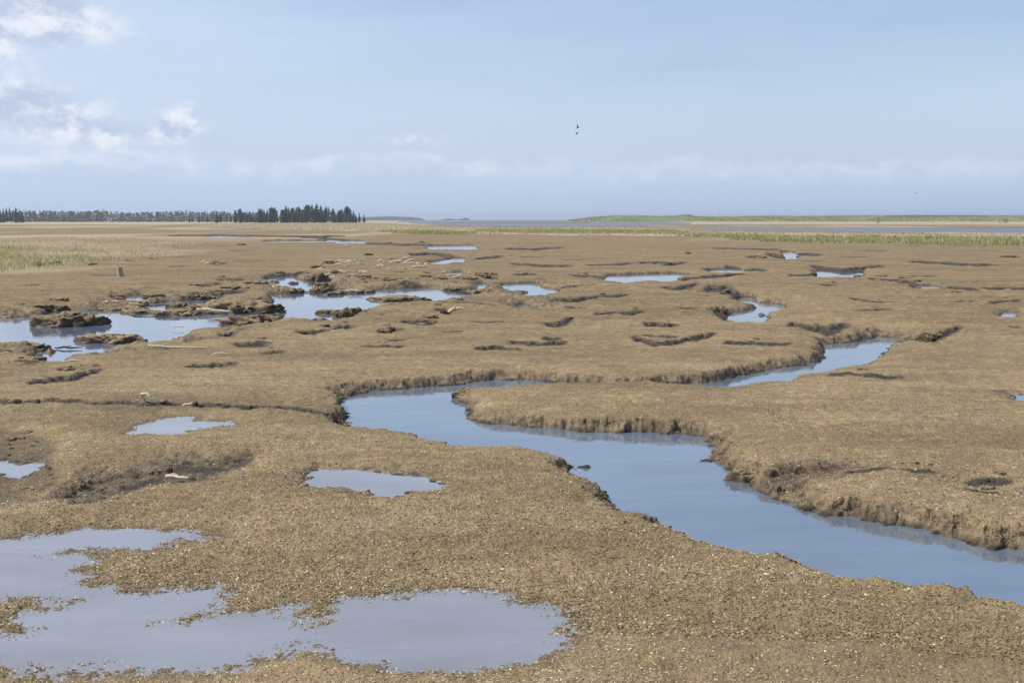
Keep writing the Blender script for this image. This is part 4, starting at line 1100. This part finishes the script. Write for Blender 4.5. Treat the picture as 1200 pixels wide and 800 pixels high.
wood(494, 284, 'rusty brown log on the far flat above the narrow pool', [([(-6 * c, 0, 2.4 * c), (0, 0, 1.6 * c), (8 * c, 0, .8 * c)], [1.0 * c, 1.1 * c, .7 * c])], M_DARKWOOD)
wood(75, 310, 'round white chunk at the foot of the green grass', [([(-3 * c, 0, .8 * c), (0, 0, 1.4 * c), (3.5 * c, 0, .8 * c)], [.8 * c, 1.4 * c, .8 * c])])
wood(716, 323.6, 'white chunk on the far rim of the long flat pool', [([(-2 * c, 0, .6 * c), (2.4 * c, 0, 1 * c)], [.9 * c, .8 * c])])
wood(891, 299.5, 'white stick on top of the dark clump beyond the right pools', [([(-3 * c, 0, 1.5 * c), (3 * c, 0, 1.0 * c)], [.8 * c, .5 * c])], z=0.35)
wood(855, 320.5, 'long dark log lying behind the curving right pool', [([(-19 * c, 0, .3 * c), (0, 0, 1.0 * c), (19 * c, 0, 1.6 * c)], [.5 * c, .9 * c, .5 * c])], M_DARKWOOD)
GS = 'driftwood scraps drifted beyond the left pool'
scrap_protos = []
for k in range(6):
    L = random.uniform(14, 46)
    tb = [([(-L / 2, 0, 2), (0, random.uniform(-3, 3), random.uniform(3, 6)), (L / 2, random.uniform(-4, 4), 2)], [1.3, random.uniform(1.6, 3.2), 1.0])]
    if k % 2: tb.append(([(0, 0, 3), (L * .3, 6, 8)], [2.4, 1.0]))
    me = wood_mesh([([(p[0] / 100, p[1] / 100, p[2] / 100) for p in pa], [q / 100 for q in ra]) for pa, ra in tb], 'driftwood_scrap')
    me.materials.append(M_WOOD); scrap_protos.append(me)
for (x0, x1, y0, y1, n) in ((380, 432, 304, 312, 16), (372, 402, 313, 322, 12), (400, 430, 318, 323, 6), (440, 500, 303, 319, 16), (515, 545, 318, 326, 7), (316, 328, 334, 342, 4), (395, 428, 338, 343, 6), (100, 172, 352, 360, 12), (230, 262, 308, 312, 4), (465, 485, 300, 307, 4)):
    for k in range(n):
        px, py = random.uniform(x0, x1), random.uniform(y0, y1); x, y = P(px, py); s = random.uniform(0.5, 1.2) * (dist_of(py) / 38)
        o = link('driftwood_scrap', random.choice(scrap_protos), None, None, (x, y, gz(x, y) + 0.01), (0, random.uniform(-.15, .15), random.uniform(-0.7, 0.7)))
        o.scale = (s, s, s)
        tag(o, 'small bleached driftwood scrap littered beyond the left pool', 'driftwood', GS)

# ------------------------------------------------------------------ the short post on the flat
def post_mesh(w, d, h):
    bm = bmesh.new(); n = 9; ring = []
    base = [(-.5, -.5), (0, -.54), (.5, -.5), (.55, 0), (.5, .5), (0, .52), (-.5, .5), (-.55, 0)]
    for k in range(n):
        t = k / (n - 1); tp = 1.0 - 0.10 * t
        if k == n - 1: tp *= 0.82
        ring.append([bm.verts.new((a * w * tp + 0.012 * mnoise.noise(Vector((a * 3, b2 * 3, t * 3))) - 0.10 * t * w,
                                   b2 * d * tp + 0.012 * mnoise.noise(Vector((a * 3, b2 * 3, t * 3 + 9))),
                                   -0.1 + (h + 0.1) * t + (0.05 * h * mnoise.noise(Vector((a * 2, b2 * 2, 4))) - 0.10 * a * h if k >= n - 2 else 0))) for a, b2 in base])
    for k in range(n - 1):
        for q in range(8): bm.faces.new((ring[k][q], ring[k][(q + 1) % 8], ring[k + 1][(q + 1) % 8], ring[k + 1][q]))
    bm.faces.new(ring[-1])
    me = bpy.data.meshes.new('wooden_post'); bm.to_mesh(me); bm.free()
    return me


x, y = P(141.5, 323.5); c = cm(0, 323.5) / 100
tag(link('wooden_post', post_mesh(5.6 * c, 5.6 * c, 11.0 * c), M_POST, None, (x, y, gz(x, y)), (0, R(-5), R(42))),
    'short grey weathered post stub standing alone on the brown flat', 'post')

# two thin masts beyond the dunes
for px, tp, lab in ((840.5, 243, 'thin grey mast behind the dune, the taller one'), (866, 247, 'shorter thin grey mast behind the dune')):
    dd = 1250.0; x = (px - 600) / F / CP * dd; h = hz_at(tp, dd)
    me = bpy.data.meshes.new('mast'); bm = bmesh.new()
    bmesh.ops.create_cone(bm, cap_ends=True, segments=8, radius1=0.16, radius2=0.08, depth=h)
    bmesh.ops.translate(bm, verts=bm.verts, vec=(0, 0, h / 2)); bm.to_mesh(me); bm.free()
    tag(link('mast', me, M_METAL, None, (x, dd, 0.0)), lab, 'mast')

# ------------------------------------------------------------------ birds
def bird_mesh(flap, seed):
    """one continuous bird: spindle body, neck, bill, fanned tail and two bent wings; 1 m span"""
    bm = bmesh.new()
    prof = [(-.30, .004, .0), (-.22, .022, .0), (-.12, .05, .0), (0, .065, -.005), (.10, .055, .0), (.17, .032, .012), (.22, .034, .02), (.26, .026, .02), (.285, .010, .016), (.33, .003, .012)]
    rings = []
    for yy, rd, zz in prof:
        rings.append([bm.verts.new((rd * math.cos(q * math.pi / 5), yy, zz + rd * math.sin(q * math.pi / 5))) for q in range(10)])
    for k in range(len(rings) - 1):
        for q in range(10): bm.faces.new((rings[k][q], rings[k][(q + 1) % 10], rings[k + 1][(q + 1) % 10], rings[k + 1][q]))
    bm.faces.new(rings[0][::-1]); bm.faces.new(rings[-1])
    for s in (-1, 1):
        st = [(0.04, .10, -.09, .02), (.16, .13, -.07, .02 + .10 * flap), (.30, .12, -.05, .03 + .20 * flap), (.42, .06, -.05, .03 + .22 * flap), (.50, -.02, -.06, .02 + .20 * flap)]
        up, dn = [], []
        for xx, f2, b2, zz in st:
            up.append([bm.verts.new((s * xx, f2, zz + .008)), bm.verts.new((s * xx, b2, zz + .004))]); dn.append([bm.verts.new((s * xx, f2, zz - .008)), bm.verts.new((s * xx, b2, zz - .002))])
        for k in range(4):
            bm.faces.new((up[k][0], up[k][1], up[k + 1][1], up[k + 1][0])); bm.faces.new((dn[k][0], dn[k + 1][0], dn[k + 1][1], dn[k][1]))
            bm.faces.new((up[k][0], up[k + 1][0], dn[k + 1][0], dn[k][0])); bm.faces.new((up[k][1], dn[k][1], dn[k + 1][1], up[k + 1][1]))
        bm.faces.new((up[4][0], up[4][1], dn[4][1], dn[4][0]))
    t0 = [bm.verts.new(p) for p in ((-.03, -.22, .006), (.03, -.22, .006), (.07, -.36, .004), (-.07, -.36, .004))]
    t1 = [bm.verts.new((v2.co.x, v2.co.y, v2.co.z - .012)) for v2 in t0]
    bm.faces.new(t0); bm.faces.new(t1[::-1])
    for q in range(4): bm.faces.new((t0[q], t1[q], t1[(q + 1) % 4], t0[(q + 1) % 4]))
    bmesh.ops.recalc_face_normals(bm, faces=bm.faces)
    me = bpy.data.meshes.new('bird'); bm.to_mesh(me); bm.free(); me.materials.append(M_BIRD)
    return me


def bird(px, py, dist, span, flap, rot, label):
    xx = (px - 600) / F; yy = (400 - py) / F
    d = Vector((xx, CP + yy * SP, -SP + yy * CP)); d *= dist / d.y
    o = link('bird', bird_mesh(flap, 1), None, None, (d.x, d.y, CAM_Z + d.z), rot); o.scale = (span,) * 3
    tag(o, label, 'bird', None)


bird(677, 150, 80, 0.42, 1.5, (R(12), R(35), R(-60)), 'upper bird of the flying pair, wings raised')
bird(676, 156, 82, 0.40, -0.6, (R(-5), R(-20), R(-80)), 'lower bird of the flying pair, wings folded down')
bird(1074, 226, 160, 0.42, 0.8, (R(5), R(20), R(50)), 'lone distant bird low over the dunes on the right')

# ------------------------------------------------------------------ air between here and the horizon
hz = NT('haze_air')
pv = hz.n('ShaderNodeVolumePrincipled')
pv.inputs['Color'].default_value = (0.80, 0.87, 0.98, 1); pv.inputs['Density'].default_value = 0.0002; pv.inputs['Anisotropy'].default_value = 0.3
hz.l(pv.outputs[0], hz.out.inputs['Volume'])
BX = SEA_R + 300
bm = bmesh.new(); bmesh.ops.create_cube(bm, size=1.0)
for v2 in bm.verts: v2.co = Vector((v2.co.x * 2 * BX, v2.co.y * 2 * BX, -4.0 + (v2.co.z + 0.5) * 28.0))
hm = bpy.data.meshes.new('haze'); bm.to_mesh(hm); bm.free()
if True:
    tag(link('haze', hm, hz.mat), 'pale blue sea haze lying over the whole marsh', 'haze', kind='stuff')

# ------------------------------------------------------------------ light and sky
SUN_EL, SUN_AZ = 47.0, -92.0          # azimuth from straight ahead, negative to the left
sd = Vector((math.sin(R(SUN_AZ)) * math.cos(R(SUN_EL)), math.cos(R(SUN_AZ)) * math.cos(R(SUN_EL)), math.sin(R(SUN_EL))))
sl = bpy.data.lights.new('sun', 'SUN'); sl.energy = 3.6; sl.angle = R(0.53); sl.color = (1.0, 0.95, 0.87)
so = bpy.data.objects.new('sun', sl); COL.objects.link(so); so.rotation_euler = (-sd).to_track_quat('-Z', 'Y').to_euler(); so.location = (0, 0, 50)

w = bpy.data.worlds.new('World'); scene.world = w; w.use_nodes = True
t = w.node_tree; t.nodes.clear()
class WN(NT):
    def __init__(s, tree): s.t = tree
W = WN(t)
out = W.n('ShaderNodeOutputWorld'); bg = W.n('ShaderNodeBackground'); W.l(bg.outputs[0], out.inputs[0])
sky = W.n('ShaderNodeTexSky', sky_type='NISHITA'); sky.sun_disc = False
sky.sun_elevation = R(SUN_EL); sky.sun_rotation = R(SUN_AZ); sky.air_density = 1.0; sky.dust_density = 0.6; sky.ozone_density = 1.6; sky.altitude = 0
dirv = W.n('ShaderNodeTexCoord').outputs['Generated']
sx = W.n('ShaderNodeSeparateXYZ'); W.l(dirv, sx.inputs[0])
dx, dy, dz = sx.outputs
azn = W.math('MULTIPLY', W.math('ARCTAN2', dx, dy), 57.2958)          # degrees from straight ahead
eln = W.math('MULTIPLY', W.math('ARCSINE', dz), 57.2958)              # degrees above the horizon
def cvec(sa, se, off):
    cb = W.n('ShaderNodeCombineXYZ'); W.val(cb.inputs[0], W.math('MULTIPLY', azn, sa)); W.val(cb.inputs[1], W.math('MULTIPLY', eln, se)); cb.inputs[2].default_value = off
    return cb.outputs[0]
def blob(a, e, wa, we, k=1.0):
    p = W.math('DIVIDE', W.math('SUBTRACT', azn, a), wa); q = W.math('DIVIDE', W.math('SUBTRACT', eln, e), we)
    s = W.math('ADD', W.math('MULTIPLY', p, p), W.math('MULTIPLY', q, q))
    return W.math('MULTIPLY', W.math('EXPONENT', W.math('MULTIPLY', s, -1.0)), k)
def addall(l):
    r0 = l[0]
    for q in l[1:]: r0 = W.math('ADD', r0, q)
    return r0
puff = W.noise(cvec(0.40, 0.55, 2.0), 1.0, 8, 0.62)
cb2 = W.n('ShaderNodeVectorMath', operation='ADD'); W.l(cvec(0.40, 0.55, 2.0), cb2.inputs[0]); cb2.inputs[1].default_value = (-0.22, 0.34, 0.0)
puff_up = W.noise(cb2.outputs[0], 1.0, 8, 0.62)
veil = W.noise(cvec(0.045, 0.26, 7.0), 1.0, 5, 0.58)
SKYG = 0.105; EXPO = 0.83
def sc(r, g, b): return tuple(c2 * EXPO / SKYG for c2 in (r, g, b))
# Nishita with a cool tint, paler towards the horizon
base = W.mix(1.0, sky.outputs[0], (1.0, 0.93, 0.985), 'MULTIPLY')
base = W.mix(W.mapr(eln, 0.0, 8.0, 0.9, 0.0, True), base, sc(0.40, 0.50, 0.71))
base = W.mix(W.math('MULTIPLY', W.mapr(veil, 0.30, 0.68, 0.30, 1.0), W.mapr(azn, -28, 25, 0.92, 0.28)), base, sc(0.56, 0.67, 0.855))
clumps = addall([blob(-21.6, 9.2, 3.4, 1.6, 1.05), blob(-25.5, 8.0, 3.2, 1.4, 0.75), blob(-16.0, 4.6, 1.15, 0.95, 0.95), blob(-22.8, 5.2, 3.6, 1.1, 0.95), blob(-20, 3.9, 3.8, 0.8, 0.85), blob(-5.2, 3.9, 2.6, 0.5, 0.62), blob(-10.4, 3.7, 1.2, 0.22, 0.45)])
dens = W.math('ADD', W.math('MULTIPLY', W.math('SUBTRACT', puff, 0.5), 1.45), clumps)
cm1 = W.mapr(dens, 0.28, 1.0, 0.0, 1.0, True)
lit = W.mapr(W.math('SUBTRACT', puff, puff_up), -0.14, 0.14, 0.0, 1.0, True)
ccol = W.mix(lit, sc(0.44, 0.53, 0.70), sc(0.80, 0.83, 0.90))
# low bank of cloud: a ragged top at about three degrees with sunlit heads, dissolving downwards
tops = addall([blob(-6.0, 0, 3.2, 1e6, 0.62), blob(-10.6, 0, 1.6, 1e6, 0.10), blob(2.3, 0, 2.6, 1e6, 0.25), blob(8.0, 0, 1.6, 1e6, 0.30), blob(14.5, 0, 4.5, 1e6, 0.05), blob(-20, 0, 5.0, 1e6, 0.6)])
edge_n = W.noise(cvec(0.55, 0.9, 11.0), 1.0, 7, 0.6)
tt = W.math('SUBTRACT', W.math('ADD', W.math('ADD', tops, 2.75), W.math('MULTIPLY', W.math('SUBTRACT', edge_n, 0.5), 2.6)), eln)
bank = W.math('MULTIPLY', W.mapr(tt, -0.15, 0.50, 0.0, 1.0, True), W.mapr(azn, -30, 27, 0.95, 0.42))
rim = W.math('MULTIPLY', W.mapr(tt, 0.0, 1.25, 1.0, 0.0, True), W.mapr(puff, 0.36, 0.58, 0.15, 1.0))
bcol = W.mix(rim, sc(0.485, 0.595, 0.765), sc(0.78, 0.82, 0.90))
soft_veil = W.math('MULTIPLY', addall([blob(-25, 6.0, 8.0, 4.2, 0.62), blob(-22, 9.5, 4.0, 2.2, 0.3)]), W.mapr(veil, 0.25, 0.6, 0.5, 1.0), clamp=True)
base = W.mix(soft_veil, base, sc(0.575, 0.66, 0.81))
fin = W.mix(W.math('MULTIPLY', bank, 0.85), base, bcol)
fin = W.mix(W.math('MULTIPLY', cm1, 0.88), fin, ccol)
fin = W.mix(W.math('MULTIPLY', W.mapr(eln, 0.0, 2.4, 1.0, 0.0, True), W.mapr(azn, -26, 24, 0.9, 0.7)), fin, W.mix(W.mapr(azn, -20, 24), sc(0.46, 0.565, 0.73), sc(0.39, 0.51, 0.705)))
W.l(fin, bg.inputs[0]); bg.inputs[1].default_value = SKYG

# ------------------------------------------------------------------ camera
cam = bpy.data.cameras.new('camera'); co = bpy.data.objects.new('camera', cam); COL.objects.link(co)
cam.lens = 40.0; cam.sensor_width = 36.0; cam.clip_end = 20000; cam.clip_start = 0.05
co.location = (0, 0, CAM_Z); co.rotation_euler = (math.pi / 2 - PITCH, 0, 0)
scene.camera = co
scene.view_settings.view_transform = 'Standard'; scene.view_settings.look = 'None'
scene.view_settings.exposure = 0.42; scene.view_settings.gamma = 1.0
scene.cycles.max_bounces = 5; scene.cycles.volume_bounces = 0
